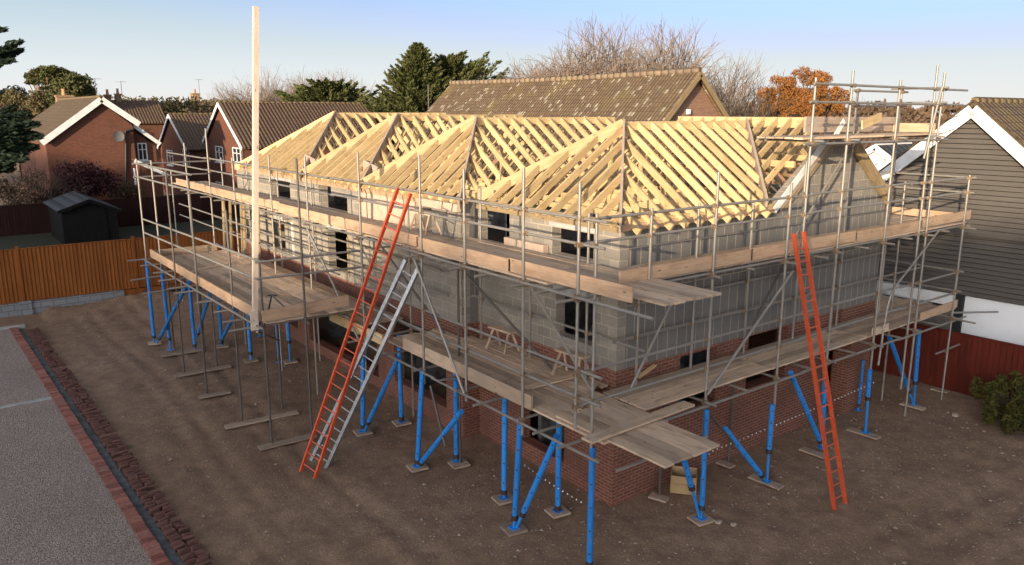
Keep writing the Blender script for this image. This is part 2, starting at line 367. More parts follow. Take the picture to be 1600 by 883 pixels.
# ================================================================== ground
def grid_ground():
    # fine patch near the site inside one sheet that reaches the horizon
    xs = [-1500,-400,-120,-60,-30]+list(np.arange(-16,-9,1))+list(np.arange(-9,13.3,.2))+[14,16,18]+[30,60,120,400,1500]
    ys = [-400,-120,-60,-30]+list(np.arange(-14,-8,.5))+list(np.arange(-8,26,.2))+[27]+[40,80,160,400,1500,2500]
    r = np.random.default_rng(3); vs = []; fs = []
    for y in ys:
        for x in xs:
            z = 0.0
            if -7.0 < x < 13 and -13 < y < 24.5: z = float(r.normal()*.012)+.02*math.sin(x*2.1+y*.7)*math.sin(y*1.7-x*.4)
            if x > -7.2 and y > 22: z += (.38*math.exp(-((y-24.6)/.8)**2)*(.7+.3*math.sin(x*1.3)) + .10*float(r.random()))*min(1,(y-22)/1.5)
            if -6.8 < x < -2.6 and -8 < y < 24: z += sum(-.05*math.exp(-((x-c+.18*math.sin(y*.35))/.16)**2)+.025*math.exp(-((x-c+.18*math.sin(y*.35)-.27)/.12)**2) for c in (-6.1,-4.5,-5.55,-3.95))   # wheel ruts
            if -14 < y < -3.5 and -7 < x < 12: z += sum(-.05*math.exp(-((y-c+.22*x+.2*math.sin(x*.5))/.17)**2)+.025*math.exp(-((y-c+.22*x+.2*math.sin(x*.5)-.28)/.12)**2) for c in (-4.6,-3.0,-5.3,-3.7))
            vs.append((x,y,z))
    n = len(xs)
    for j in range(len(ys)-1):
        for i in range(n-1): fs.append((j*n+i, j*n+i+1, (j+1)*n+i+1, (j+1)*n+i))
    b = MB(); b.add(vs, fs, True); return structure(b.build('ground', 'earth'))
grid_ground()
b = MB(); b.box((-60,25.75,-.5),(16,60,1.0)); structure(b.build('garden_ground','grass'))
b = MB(); b.box((13.3,-30,-.3),(60,24,.03)); structure(b.build('neighbouring_garden_ground','grass'))
def ex(y): return (10-y)*.022
b = MB(); b.prism([(-30,-30),(-8.22+ex(-30),-30),(-8.22+ex(23.2),23.2),(-30,23.2)],'Z',-.2,.035); structure(b.build('driveway','gravel'))
b = MB()
y = -12.0
while y < 23.1:
    x0 = -8.22+ex(y)+random.uniform(-.008,.008); b.box((x0,y+.007,-.1),(x0+.235,y+.096,.08+random.uniform(-.012,.012))); y += .105
structure(b.build('driveway_brick_edging','kerb_brick'))
b = MB(); b.prism([(-7.985+ex(-12),-12),(-7.80+ex(-12),-12),(-7.80+ex(23),23),(-7.985+ex(23),23)],'Z',-.1,.028); structure(b.build('trench_mortar_strip','mortar_and_room_shade'))
b = MB(); b.box((-12.5,13.95,-.1),(-8.32,14.12,.06)); tag(b.build('concrete_edging_strip','concrete'),'pale concrete edging strip crossing the gravel driveway','edging')
b = MB(); b.box((-13,23.2,-.1),(-8.0,23.45,.09)); tag(b.build('concrete_kerb_edging','concrete'),'grey concrete kerb closing the far end of the driveway','edging')
# loose bricks in two rough courses along the trench
bm_ = MB(); bm_.box((-.098,-.033,-.048),(.098,.033,.048)); lb0 = None
y = 2.2; k = 0
while y < 22.6 and k < 290:
    if not (10.05 < y < 10.4):
        for c in (0, 1):
            if random.random() < .86:
                if lb0 is None: o = lb0 = bm_.build('loose_brick','loose_brick')
                else: o = lb0.copy(); COL.objects.link(o)
                o.location = (-7.69+ex(y)+.205*c+random.uniform(-.035,.035), y+random.uniform(-.03,.03), .055+random.uniform(-.02,.03))
                o.rotation_euler = (random.uniform(-.3,.3), random.uniform(-.15,.15), random.uniform(-.22,.22))
                tag(o,'loose brown brick on edge in the double row beside the driveway edging','brick','loose bricks along the driveway trench'); k += 1
    y += .15 if y < 14 else .165
# stones strewn over the bare earth
def pebbles():
    N = 5200; b = MB(); r = np.random.default_rng(5)
    oc = [(1,0,0),(-1,0,0),(0,1,0),(0,-1,0),(0,0,1),(0,0,-1)]; fc = [(0,2,4),(2,1,4),(1,3,4),(3,0,4),(2,0,5),(1,2,5),(3,1,5),(0,3,5)]
    for i in range(N):
        if i < 3600: x, y = r.uniform(-4.5,11), r.uniform(-6.5,3.0)
        else: x, y = r.uniform(-7.4,-.6), r.uniform(-1,24)
        if x > .1 and y > .1: continue
        s = float(min(.06, .009+r.exponential(.008))); a = r.uniform(0,6.28); e = r.uniform(.6,1.5)
        ca, sa = math.cos(a), math.sin(a)
        b.add([(x+s*(ca*p[0]*e-sa*p[1]), y+s*(sa*p[0]*e+ca*p[1]), .012+s*.55*p[2]) for p in oc], fc)
    o = b.build('scattered_stones','stone',fix=False); o['kind'] = 'stuff'; return o
pebbles()
for i,(x,y,s,lb) in enumerate([(1.25,-1.75,.10,'round grey stone beside the prop pad under the overhanging boards'),(10.9,-2.05,.13,'flat pale stone lying near the red fence'),(1.42,-1.98,.08,'small brown stone lying next to the round grey stone'),(.2,-2.9,.07,'pale stone on the earth below the board ends')]):
    b = MB(); oc = []
    for a in range(8):
        for zz, rr in ((0,.9),(.35,1),(.6,.6)): oc.append((x+s*rr*math.cos(a*.785)*random.uniform(.85,1.2), y+s*rr*.8*math.sin(a*.785)*random.uniform(.85,1.2), zz*s))
    fs = []
    for a in range(8):
        p, q = a*3, ((a+1)%8)*3
        fs += [(p,q,q+1,p+1),(p+1,q+1,q+2,p+2)]
    fs.append(tuple(a*3+2 for a in range(8)))
    b.add(oc, fs, True); tag(b.build('stone','stone'),lb,'stone')

# ================================================================== unfinished house
H = empty('unfinished_house',(0,0,0),'unfinished grey block house with open timber hip roofs on a brick base','house')
XL = -.5; YB = 4.75; YE = 20.6; XE = 10.0; XI = 7.1; ZB = 2.95; ZW = 5.88
# brick storey
b = MB()
wall('X', 0, .3, 0, YB, 0, ZB, [(1.5,3.07,.42,2.3)], b)
wall('X', XL, XL+.3, YB, YE, 0, ZB, [(5.5,8.2,.55,2.45),(9.2,14.2,.35,2.45),(15.2,17.6,.5,2.3)], b)
wall('Y', YB, YB+.3, XL+.3, 0.3, 0, ZB, [], b)
wall('Y', 0, .3, .3, XE, 0, ZB, [(1.94,3.2,1.6,2.87),(4.33,5.9,1.6,2.91),(7.75,8.6,0,2.2),(7.95,8.35,2.45,2.93)], b)
wall('X', XE-.3, XE, .3, 5.2, 0, ZB, [], b)
b.build('brick_storey','new_red_brick',H)
b = MB(); b.box((8.62,-.16,0),(9.7,-.003,2.15)); b.build('brick_pier','new_red_brick',H)
# block storey
wu = [(15.2,16.9,5.02,5.64),(10.8,12.4,5.02,5.5),(11.9,12.7,5.02,5.78),(6.05,6.45,5.02,5.72)]
wl = [(15.9,17.1,3.15,4.2),(10.9,12.3,3.15,4.4),(19.0,19.9,3.1,3.9)]
b = MB()
wall('X', 0, .25, 0, YB, ZB, ZW, [(3.62,4.7,4.97,5.8),(.72,2.0,5.05,5.62),(.66,1.84,3.3,4.25)], b)
wall('X', XL, XL+.25, YB, YE, ZB, ZW, wu+wl, b)
b.build('front_block_wall','concrete_block',H)
b = MB()
wall('Y', 0, .25, .25, XE, ZB, ZW, [], b)
wall('Y', YB, YB+.25, XL+.25, .25, ZB, ZW, [], b)
b.build('side_block_wall','upright_block',H)
b = MB()
wall('X', XE-.25, XE, .25, 5.2, ZB, ZW, [], b); wall('Y', 5.2, 5.45, XI, XE, 0, ZW, [], b); wall('X', XI-.25, XI, 5.2, YE, 0, ZW, [], b)
wall('Y', YE-.25, YE, XL+.25, XI, 0, ZW, [(1,2.5,3.2,4.3)], b)
b.build('rear_block_wall','concrete_block',H)
b = MB(); b.prism([(4.95,ZW),(9.92,ZW),(7.43,7.62)],'Y',.02,.24); b.build('gable_block_wall','concrete_block',H)
b = MB(); b.box((.3,1.1,2.6),(XE-.3,YB,2.9)); b.box((XL+.3,YB+.3,2.55),(XI-.3,YE-.3,2.9)); b.build('floor_slab','concrete',H)
b = MB(); b.box((.3,.3,4.62),(XE-.3,YB,4.8)); b.box((XL+.3,YB+.3,4.62),(XI-.3,YE-.3,4.8)); b.build('upper_floor','painted_room_shade',H)  # near-black colour stands in for the darkness inside the roof and rooms
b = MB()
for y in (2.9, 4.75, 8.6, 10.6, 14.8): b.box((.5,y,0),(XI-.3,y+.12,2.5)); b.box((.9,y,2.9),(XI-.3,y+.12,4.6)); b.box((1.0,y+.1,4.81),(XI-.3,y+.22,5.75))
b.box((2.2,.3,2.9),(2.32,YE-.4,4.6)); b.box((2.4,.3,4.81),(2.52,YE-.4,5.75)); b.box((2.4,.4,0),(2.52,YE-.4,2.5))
b.build('partition_wall','mortar_and_room_shade',H)  # partitions added and coloured dark so the openings read unlit
for (y0,y1,x,z,d) in [(15.0,17.1,XL,5.66,.12),(10.7,12.5,XL,5.80,.07),(.6,2.1,0,5.64,.1),(3.55,4.75,0,5.81,.06),(5.95,6.6,XL,5.74,.12),(.55,1.95,0,4.27,.12),(15.8,17.2,XL,4.22,.12),(10.8,12.4,XL,4.42,.12)]:
    b = MB(); b.box((x-.006,y0,z),(x+.1,y1,z+d)); b.build('lintel','concrete',H)
b = MB(); b.box((XL-.05,6.7,4.98),(XL-.006,9.75,5.84)); b.build('plywood_sheet','plywood',H)
b = MB(); b.box((-.16,2.1,5.0),(-.02,3.5,5.22)); b.build('sill_board','plywood',H)
b = MB(); b.box((.0,3.5,4.97),(.12,3.62,5.8)); b.build('door_post','rafter_wood',H)
for y in (15.1,17.0,10.8,):
    b = MB(); b.box((XL-.05,y,3.1),(XL-.002,y+.06,4.3)); b.build('door_lining','white_paint' if y == 15.1 else 'treated_wood',H)
# wall plates and eaves boards
beam('wall_plate',(-.02,.02,ZW+.04),(-.02,YB,ZW+.04),.12,.07,'rafter_wood',H)
beam('wall_plate',(XL+.08,YB-.1,ZW+.04),(XL+.08,YE,ZW+.04),.12,.07,'rafter_wood',H)
beam('wall_plate',(.1,.06,ZW+.04),(4.9,.06,ZW+.04),.14,.07,'rafter_wood',H)
beam('eaves_plank',(-.04,-.06,ZW-.05),(4.9,-.06,ZW-.05),.05,.13,'toe_wood',H)
beam('eaves_plank',(-.06,.0,ZW-.08),(-.06,YB,ZW-.08),.05,.10,'treated_wood',H)
beam('eaves_plank',(XL-.06,YB-.15,ZW-.06),(XL-.06,YE,ZW-.06),.05,.12,'toe_wood',H)
b = MB(); b.box((XL-.22,YB-.18,ZW-.16),(XL-.1,YB+1.6,ZW+.02)); b.build('eaves_box','plywood',H)

# ---- roof
rafters = []
OH = .30
def raf(p0, p1, w=.05, h=.15): rafters.append((Vector(p0), Vector(p1), w, h))
def wing(y0, y1, yr, xw, xa, zr, xend, sp=.46, trimR=None):
    ze = ZW+.09; rise = zr-ze; run = yr-y0; run2 = y1-yr; xr = xa-xw
    def tail(k): return ze - rise*OH/k
    # slopes facing the side (towards -Y) and away (+Y)
    x = xw+.22
    while x < xend:
        f = min(1, (x-xw)/xr)
        ylo = y0; zlo = ze
        if trimR and x > trimR[0]:
            g = (x-trimR[0])/(trimR[1]-trimR[0]); ylo = y0+g*run; zlo = ze+g*rise
            if g < .93: raf((x,ylo,zlo),(x,yr,zr))
        else:
            oh = OH if y0 == 0 else 0.05
            raf((x,y0-oh,ze-rise*oh/run),(x,y0+f*run,ze+f*rise))
        if not (trimR and x > trimR[1]): raf((x,y1,ze),(x,y1-f*run2,ze+f*rise))
        x += sp
    y = y0+.12
    while y < y1-.1:
        f = (y-y0)/run if y < yr else (y1-y)/run2
        raf((xw-.14,y,ze-rise*.14/xr),(xw+f*xr,y,ze+f*rise)); y += sp*1.0
    for yy in (y0,y1):
        oh = OH if yy == 0 else .18
        k = oh/xr
        beam('hip_rafter',(xw-oh,yy-(k*(yr-yy)),ze-rise*k+.03),(xa,yr,zr+.035),.05,.24,'weathered_hip_wood' if yy != y1 else 'rafter_wood',H)
    beam('ridge_board',(xa,yr,zr-.02),(xend,yr,zr-.02),.04,.20,'rafter_wood',H)
wing(0,4.75,2.45,0,2.5,7.70,7.05,.455,(4.6,7.05))
wing(4.75,9.75,7.3,XL,1.75,7.76,7.0)
wing(9.75,14.1,11.95,XL,1.95,7.82,7.0)
wing(14.1,19.9,17.05,XL,2.15,7.87,7.0)
beam('valley_rafter',(4.55,-.06,ZW+.1),(7.05,2.45,7.73),.06,.26,'weathered_hip_wood',H)
beam('trimmer_post',(7.02,7.3,6.0),(7.02,7.3,7.72),.09,.09,'weathered_hip_wood',H)
# main range with gable on the side wall
ze = ZW+.09; zr = 7.80
beam('ridge_board',(7.43,-.12,zr-.06),(7.43,5.1,zr-.06),.04,.26,'rafter_wood',H)
y = .55
while y < 5.2:
    g = max(0,(2.45-y))/2.45; x0 = 4.85 if y > 2.6 else 4.6+y
    z0 = ze+(x0-4.75)/(7.43-4.75)*(zr-ze)
    raf((x0,y,z0),(7.43,y,zr)); raf((10.15,y,ze-.05),(7.43,y,zr)); y += .40
beam('purlin',(6.1,.3,6.78),(6.1,5.2,6.78),.07,.15,'rafter_wood',H); beam('purlin',(8.7,.3,6.78),(8.7,5.2,6.78),.07,.15,'rafter_wood',H)
for y in (1.2,2.4,3.6,4.8): beam('strut',(6.3,y,5.9),(6.9,y,7.2),.05,.1,'rafter_wood',H)
for x in (1.2,2.2,3.2,4.2,5.2,6.2):
    for y in (2.45,): beam('strut',(x+.9,y,5.9),(x+.9,y,7.4),.05,.1,'rafter_wood',H)
for yr in (7.3,11.95,17.05):
    for x in (2.6,3.8,5.0,6.2): beam('strut',(x,yr,5.9),(x,yr,7.5),.05,.1,'rafter_wood',H)
for y0,y1,xe in ((.1,4.6,7.0),(4.9,9.6,7.0),(9.9,14,7.0),(14.2,19.8,7.0)):
    x = .9
    while x < xe: beam('ceiling_joist',(x,y0,5.93),(x,y1,5.93),.05,.12,'rafter_wood',H); x += .8
beam('barge_board',(4.78,-.13,ZW-.05),(6.75,-.13,7.42),.03,.16,'white_paint',H,(0,1,0))
beam('barge_board',(6.9,-.13,7.32),(7.35,-.13,7.80),.03,.14,'white_paint',H,(0,1,0))
beam('gable_ladder_board',(5.0,-.10,5.98-.12),(6.95,-.10,7.36),.035,.17,'weathered_hip_wood',H,(0,1,0))
beam('gable_ladder_board',(5.25,-.06,5.86),(7.1,-.06,7.32),.035,.15,'treated_wood',H,(0,1,0))
beam('gable_ladder_board',(8.05,-.10,7.18),(10.02,-.10,5.70),.09,.28,'treated_wood',H,(0,1,0))
beam('gable_ladder_board',(7.15,-.06,7.35),(7.45,-.06,7.74),.03,.15,'weathered_hip_wood',H,(0,1,0))
for (y,zx) in ((14.1,6.15),(9.75,6.15)):
    beam('valley_board',(XL+.5,y+.05,6.25),(XL+.55,y+1.0,6.40),.03,.40,'weathered_hip_wood',H)
beam('valley_board',(1.3,4.75,6.25),(2.3,4.75,6.3),.3,.04,'toe_wood',H)
beam('valley_board',(1.9,4.9,6.5),(3.2,4.75,6.42),.2,.04,'rafter_wood',H)
# the hundred largest rafters are parts, the rest one part
rafters.sort(key=lambda r: ((r[0]+r[1])/2-CAM).length/max(.6,(r[1]-r[0]).length))
for p0,p1,w,h in rafters[:100]: beam('rafter',p0,p1,w,h,'rafter_wood',H)
b = MB()
for p0,p1,w,h in rafters[100:]: b.beam(p0,p1,w,h)
o = b.build('rafter','rafter_wood',H); o['kind'] = 'stuff'

# ================================================================== scaffolds
S = empty('main_scaffold',(-2.2,-1.3,0),'two lift galvanised tube scaffold with board decks wrapped round the block house','scaffold')
G = 'galvanised_steel'; RT = .028
XF = -2.2; YR = -1.3
posts = []   # (x,y,z0,z1)
def std(x,y,z0,z1,par=None,mat=G,lean=(0,0)):
    tube('standard',(x,y,z0),(x+lean[0],y+lean[1],z1),RT,mat,par or S); posts.append((x,y,z0,z1))
FY = [(-1.25,2.72,6.9),(.2,2.1,7.05),(2.06,2.2,6.92),(3.72,2.1,7.12),(6.55,1.9,7.06),(9.7,.05,6.82),(12.4,.05,6.72),(15.75,.05,6.5),(18.4,.05,7.4),(21.3,.05,6.8),(23.6,.05,5.6)]
for y,z0,z1 in FY: std(XF,y,z0,z1)
std(-2.05,-1.5,2.0,6.42)
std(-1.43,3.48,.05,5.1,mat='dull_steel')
for y,z0,z1 in [(.5,2.7,6.1),(2.3,2.7,5.0),(4.15,2.7,6.3),(6.6,.05,5.9),(9.3,.05,5.9),(12.6,.05,5.9),(15.4,.05,6.2),(18.4,.05,6.2),(21.3,.05,6.2)]:
    std(-.35 if y < 4.7 else -.85, y, z0, z1)
RX = [(-.56,5.0,6.38),(1.2,1.7,6.92),(3.56,1.7,6.6),(4.12,5.1,8.68),(5.5,1.9,8.86),(7.55,1.5,8.72),(9.25,.9,9.12),(9.65,.05,8.95),(11.75,.03,6.37)]
for x,z0,z1 in RX: std(x,YR,z0,z1)
for x,z0,z1 in [(.25,2.7,5.1),(1.9,2.7,6.2),(3.7,2.7,6.1),(5.6,2.7,6.9),(7.5,2.7,8.5),(9.6,2.7,8.6),(10.3,.05,6.2)]: std(x,-.32,z0,z1)
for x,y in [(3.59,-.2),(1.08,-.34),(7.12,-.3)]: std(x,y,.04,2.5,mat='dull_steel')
for x,y,z1 in [(11.75,1.3,6.2),(10.35,1.3,6.2)]: std(x,y,.05,z1)
ledg = []
def led(name, p0, p1, mat=G): tube(name,p0,p1,RT*.95,mat,S); ledg.append((Vector(p0),Vector(p1)))
o_ = .055
# front guard rails and ledgers in lengths
for z,ya,yb in ((6.32,-1.85,24.0),(5.9,-1.8,24.0),(5.03,-2.95,24.0),(3.76,-1.8,6.9),(3.28,-1.8,6.7),(2.36,-1.9,6.8)):
    cuts = [ya]+[c for c in (3.2,8.1,13.4,18.9) if ya < c < yb]+[yb]
    for i,(a,c) in enumerate(zip(cuts[:-1],cuts[1:])): led('ledger',(XF-o_ if z < 3 or z == 5.03 else XF+o_,a,z+.02*(i%2)),(XF-o_ if z < 3 or z == 5.03 else XF+o_,c+.12,z+.02*(i%2)))
for z,xa,xb in ((6.29,-2.1,12.1),(5.9,-2.15,11.95),(5.0,-1.2,12.15),(3.70,-2.2,12.0),(3.12,-2.2,11.9),(2.36,-.5,12.4)):
    cuts = [xa]+[c for c in (4.4,8.7) if xa < c < xb]+[xb]
    for i,(a,c) in enumerate(zip(cuts[:-1],cuts[1:])): led('ledger',(a,YR+o_ if z > 3 else YR-o_,z+.02*(i%2)),(c+.12,YR+o_ if z > 3 else YR-o_,z+.02*(i%2)))
# inner ledgers by the wall
for z in (5.0,3.68,2.5):
    led('ledger',(-.29,-1.0 if z == 3.68 else -.2,z),(-.29,4.6,z)); led('ledger',(-.79,4.9,z),(-.79,23.2,z)); led('ledger',(-.4,-.26,z),(11.9,-.26,z))
led('ledger',(-.79,5.2,4.25),(-.79,19,4.25)); led('ledger',(-.79,7.2,3.3),(-.79,21,3.3)); led('ledger',(-2.14,8.0,4.3),(-2.14,23,4.3)); led('ledger',(-2.14,8.0,3.85),(-2.14,23,3.85))
led('ledger',(.0,-.26,4.35),(9.8,-.26,4.35))
# transoms under the decks, ends sticking out
for y in (-2.5,-1.25,-.45,.2,1.2,2.06,2.9,3.72,5.2,6.55,8,9.7,11,12.4,14,15.75,17,18.4,20,21.3,22.8):
    yy = y+random.uniform(-.06,.06); e = random.uniform(.1,.45)
    if y > -1.4: led('transom',(XF-e,yy,4.99),(-.15 if y < 4.7 else -.6,yy,4.97))
    if y < 7: led('transom',(XF-random.uniform(.1,.5),yy+.05,2.42),(-.1 if y < 4.7 else -.6,yy+.05,2.42))
for x in (-.2,1.2,2.4,3.56,4.6,5.5,6.5,7.55,8.6,9.65,10.7,11.75):
    xx = x+random.uniform(-.06,.06)
    led('transom',(xx,YR-random.uniform(.1,.35),4.96),(xx,-.1 if x < 10 else 1.4,4.96)); led('transom',(xx,YR-random.uniform(.1,.3),2.44),(xx,-.1 if x < 10 else 1.4,2.44))
# return round the far end
for z in (6.3,5.9,3.75,3.2,5.0,2.4): led('ledger',(11.8,-1.9 if z == 2.4 else -1.45,z),(11.8,1.75,z))
for z in (6.25,5.85,3.7): led('ledger',(10.1,1.35,z),(11.95,1.35,z))
led('ledger',(11.3,-1.2,1.45),(12.6,-1.25,1.5))
led('transom',(11.9,-1.25,2.55),(13.2,-1.9,2.5))
# gable tower
for z,xa,xb in ((8.56,4.0,10.85),(8.2,3.9,10.7),(7.36,3.8,10.1)): led('ledger',(xa,YR-o_,z),(xb,YR-o_,z-.02))
for x in (4.12,5.5,7.55,9.4): led('transom',(x+.06,YR-.25,7.42),(x+.06,.0,7.42))
for z in (8.5,8.15): led('ledger',(7.3,-.32,z),(9.9,-.32,z)); led('transom',(9.5,-1.5,z+.08),(9.5,-.1,z+.08))
led('ledger',(4.0,-.3,7.42),(9.9,-.3,7.42))
def brace(p0,p1,mat=G): tube('brace',p0,p1,RT,mat,S)
brace((-2.29,3.94,4.98),(-2.29,2.0,2.4)); brace((-2.12,.15,5.02),(-1.0,-.55,2.7)); brace((-1.9,6.4,5.0),(-.9,4.9,2.75),'dull_steel'); brace((-1.9,3.0,5.0),(-.45,1.4,2.7),'dull_steel')
brace((3.72,-1.38,4.75),(1.15,-1.38,2.62)); brace((1.6,-.40,4.98),(-.1,-.5,2.72)); brace((5.1,-.42,4.9),(3.3,-.42,2.72),'dull_steel'); brace((7.6,-.42,7.62),(5.2,-.42,5.2)); brace((9.42,-1.38,8.6),(8.9,-1.38,6.9))
brace((-2.29,9.6,4.9),(-2.29,6.7,2.4)); brace((1.35,-1.36,2.1),(2.15,-1.36,1.3),'dull_steel'); brace((-2.3,3.3,2.2),(-2.3,2.75,1.0),'dull_steel')
b = MB(); q = [(10.1,5.03),(8.25,3.9),(7.98,3.65),(7.86,3.35),(7.80,2.9),(7.72,1.9)]
for a,c in zip(q[:-1],q[1:]): b.tube((a[0],-1.40,a[1]),(c[0],-1.40,c[1]),RT)
b.build('brace',G,S)
# couplers where standards meet ledgers
cm = MB(); cm.box((-.05,-.045,-.04),(.05,.045,.04)); cm.box((-.075,-.012,-.03),(.075,.012,.03)); cm.tube((0,-.075,.0),(0,.075,0),.014,n=6)
cc = []
for x,y,z0,z1 in posts:
    for a,c in ledg:
        d = c-a; L = d.length; d /= L
        # closest approach of a vertical post and a ledger
        h = Vector((d.x,d.y,0)); 
        if h.length < .5: continue
        s = ((x-a.x)*d.x+(y-a.y)*d.y)/(d.x**2+d.y**2)
        if -.05 < s < L+.05:
            p = a+d*s
            if (Vector((p.x-x,p.y-y,0))).length < .13 and z0-.05 < p.z < z1+.05: cc.append((Vector(((p.x+x)/2,(p.y+y)/2,p.z)), math.atan2(d.y,d.x)))
cc.sort(key=lambda t: (t[0]-CAM).length)
c0 = None
rest = MB()
for i,(p,a) in enumerate(cc):
    Mx = Matrix.Translation(p) @ Matrix.Rotation(a,4,'Z') @ Matrix.Rotation(random.uniform(-.3,.3),4,'X')
    if i < 100:
        if c0 is None: c0 = cm.build('coupler','coupler_steel',S,Mx)
        else: put(bpy.data.objects.new('coupler',c0.data),S,Mx)
    else: rest.add([Mx @ Vector(v) for v in cm.v], cm.f)
if rest.v: o = rest.build('coupler','coupler_steel',S); o['kind'] = 'stuff'
# deck boards
boards = []
def deck(x0,x1,y0,y1,z,along,lens,w=.225,skip=()):
    """rows of boards side by side; lens = cut positions along the run"""
    u = x0 if along == 'Y' else y0; e = x1 if along == 'Y' else y1; k = 0
    while u+w <= e+.02:
        for a,c in zip(lens[:-1],lens[1:]):
            j = random.uniform(-.05,.05); ja = 0 if a == lens[0] else j
            zz = z-.019+random.uniform(-.006,.006)
            cu = u+w/2+random.uniform(-.004,.004)
            aa = a+.006+random.uniform(0,.03); cc_ = c-.006+(random.uniform(-.14,.1) if c == lens[-1] else 0)
            p0,p1 = ((cu,aa,zz),(cu,cc_,zz+random.uniform(-.006,.006))) if along == 'Y' else ((aa,cu,zz),(cc_,cu,zz+random.uniform(-.006,.006)))
            boards.append((Vector(p0),Vector(p1),w-.012))
        u += w; k += 1
deck(-2.13,-.55,0,0,2.66,'Y',[-1.9,1.6,5.65])
boards.append((Vector((-.42,.2,2.64)),Vector((-.42,4.6,2.65)),.21)); boards.append((Vector((-.19,.1,2.64)),Vector((-.19,4.2,2.65)),.19))
deck(-2.05,-.65,0,0,2.70,'Y',[-3.15,-.6])
deck(0,0,-1.27,-.12,2.665,'X',[-.5,3.4,7.3,12.05])
deck(0,0,-.1,1.35,2.665,'X',[10.1,12.0])
deck(-2.13,-.15,0,0,5.10,'Y',[-.4,3.9,4.7])
deck(-2.13,-.7,0,0,5.10,'Y',[4.7,9.2,13.1,17.0,20.9,23.9])
deck(-1.75,-.40,0,0,5.13,'Y',[-2.75,.3])
deck(0,0,-1.25,-.12,5.09,'X',[-.4,3.8,7.8,12.05])
deck(0,0,-.1,1.35,5.09,'X',[10.1,12.0])
deck(0,0,-1.28,-.1,7.49,'X',[3.85,7.1,9.95])
deck(-2.13,-.75,0,0,2.665,'Y',[7.1,10.9,14.8,18.5])
boards.sort(key=lambda t: ((t[0]+t[1])/2-CAM).length)
rest = MB()
for i,(p0,p1,w_) in enumerate(boards):
    if i < 100: beam('deck_board',p0,p1,w_-.008,.038,'deck_wood',S)
    else: rest.beam(p0,p1,w_,.038)
o = rest.build('deck_board','deck_wood',S); o['kind'] = 'stuff'
# toe boards
def toe(p0,p1,h=.225,mat='toe_wood',par=None,t=.038): return beam('toe_board',p0,p1,t,h,mat,par or S)
for a,c,dz in ((-2.43,.62,.03),(.62,3.9,.0),(3.9,7.9,.02),(7.9,11.9,-.01),(11.9,15.8,.02),(15.8,19.6,0),(19.6,23.0,-.03)):
    toe((XF+.045,a,5.25+dz),(XF+.045,c+.05,5.25+dz-.012),.25)
for a,c,dz in ((-1.25,2.4,0),(2.4,6.3,.015),(6.3,9.4,.0),(9.4,12.15,.05)): toe((a,YR+.045,5.22+dz),(c+.04,YR+.045,5.225+dz),.24)
toe((10.15,1.42,5.22),(12.0,1.42,5.22),.22); toe((11.72,-1.2,5.24),(11.72,1.4,5.24),.2)
toe((XF+.045,-.02,2.79),(XF+.045,2.4,2.80),.28,'deck_wood'); toe((XF+.04,2.3,2.81),(XF+.04,4.68,2.80),.28,'deck_wood')
toe((10.0,YR+.045,2.74),(12.07,YR+.045,2.79),.22); toe((7.55,YR+.045,2.74),(8.3,YR+.045,2.75),.2,'deck_wood'); toe((10.2,1.42,2.78),(12.0,1.42,2.78),.22)
toe((5.75,-.1,7.72),(9.9,-.1,7.70),.36,'weathered_hip_wood',None,.05); toe((9.7,-1.2,7.62),(9.7,-.15,7.62),.22)
toe((XF+.05,5.7,2.62),(XF+.05,8.7,2.60),.26,'rafter_wood')
toe((-2.05,8.1,3.05),(-2.05,18.0,3.05),.25,'toe_wood'); 
toe((6.6,-1.0,7.72),(7.6,-.9,7.9),.2,'rafter_wood')

B = empty('loading_bay_scaffold',(-4.6,7,0),'boarded loading bay scaffold jutting out at the left on long bare tubes','scaffold')
def bt(name,p0,p1,mat=G): tube(name,p0,p1,RT,mat,B)
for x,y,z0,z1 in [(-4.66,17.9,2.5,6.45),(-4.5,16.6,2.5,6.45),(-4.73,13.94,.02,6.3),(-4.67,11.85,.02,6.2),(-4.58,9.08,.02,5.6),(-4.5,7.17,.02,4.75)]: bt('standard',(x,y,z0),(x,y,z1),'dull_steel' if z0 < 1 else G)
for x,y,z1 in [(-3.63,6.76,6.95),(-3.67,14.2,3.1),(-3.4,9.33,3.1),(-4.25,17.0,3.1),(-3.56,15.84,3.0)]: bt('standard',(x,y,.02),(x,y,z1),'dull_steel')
for z in (4.44,3.98): bt('ledger',(-4.66,17.75,z),(-4.6,6.9,z+.22))
bt('ledger',(-4.7,6.86,4.64),(-2.0,6.86,4.64)); bt('ledger',(-4.7,6.86,4.26),(-2.1,6.86,4.22)); bt('ledger',(-4.72,18.1,3.02),(-4.66,6.8,3.08)); bt('ledger',(-2.5,18.1,2.95),(-2.5,6.8,3.0)); bt('ledger',(-3.5,18,2.95),(-3.5,6.9,3.0))
for z in (6.3,5.86): bt('ledger',(-4.72,18.0,z),(-4.66,11.6,z+.02)); bt('ledger',(-4.8,17.9,z-.02),(-2.1,18.5,z-.05))
for y in (17.9,16.7,15.2,13.9,12.6,11.9,10.4,9.1,8.0,7.15): bt('transom',(-5.0-random.random()*.35,y+.07,3.04),(-2.1,y+.07,3.04))
bt('brace',(-4.62,7.3,2.9),(-3.4,9.2,2.0)); bt('transom',(-5.4,17.0,2.55),(-4.2,17.0,2.6)); bt('transom',(-5.3,15.9,2.3),(-4.1,15.9,2.33))
x = -4.5
k = 0
while x < -2.2:
    cuts = [6.95,10.7,14.4,17.5] if k % 2 else [6.95,9.4,13.2,17.5]
    for a,c in zip(cuts[:-1],cuts[1:]): beam('deck_board',(x+.11,a+random.uniform(.0,.03),3.15+random.uniform(-.008,.008)),(x+.11,c-.01,3.15+random.uniform(-.008,.008)),.215,.038,'deck_wood',B)
    x += .226; k += 1
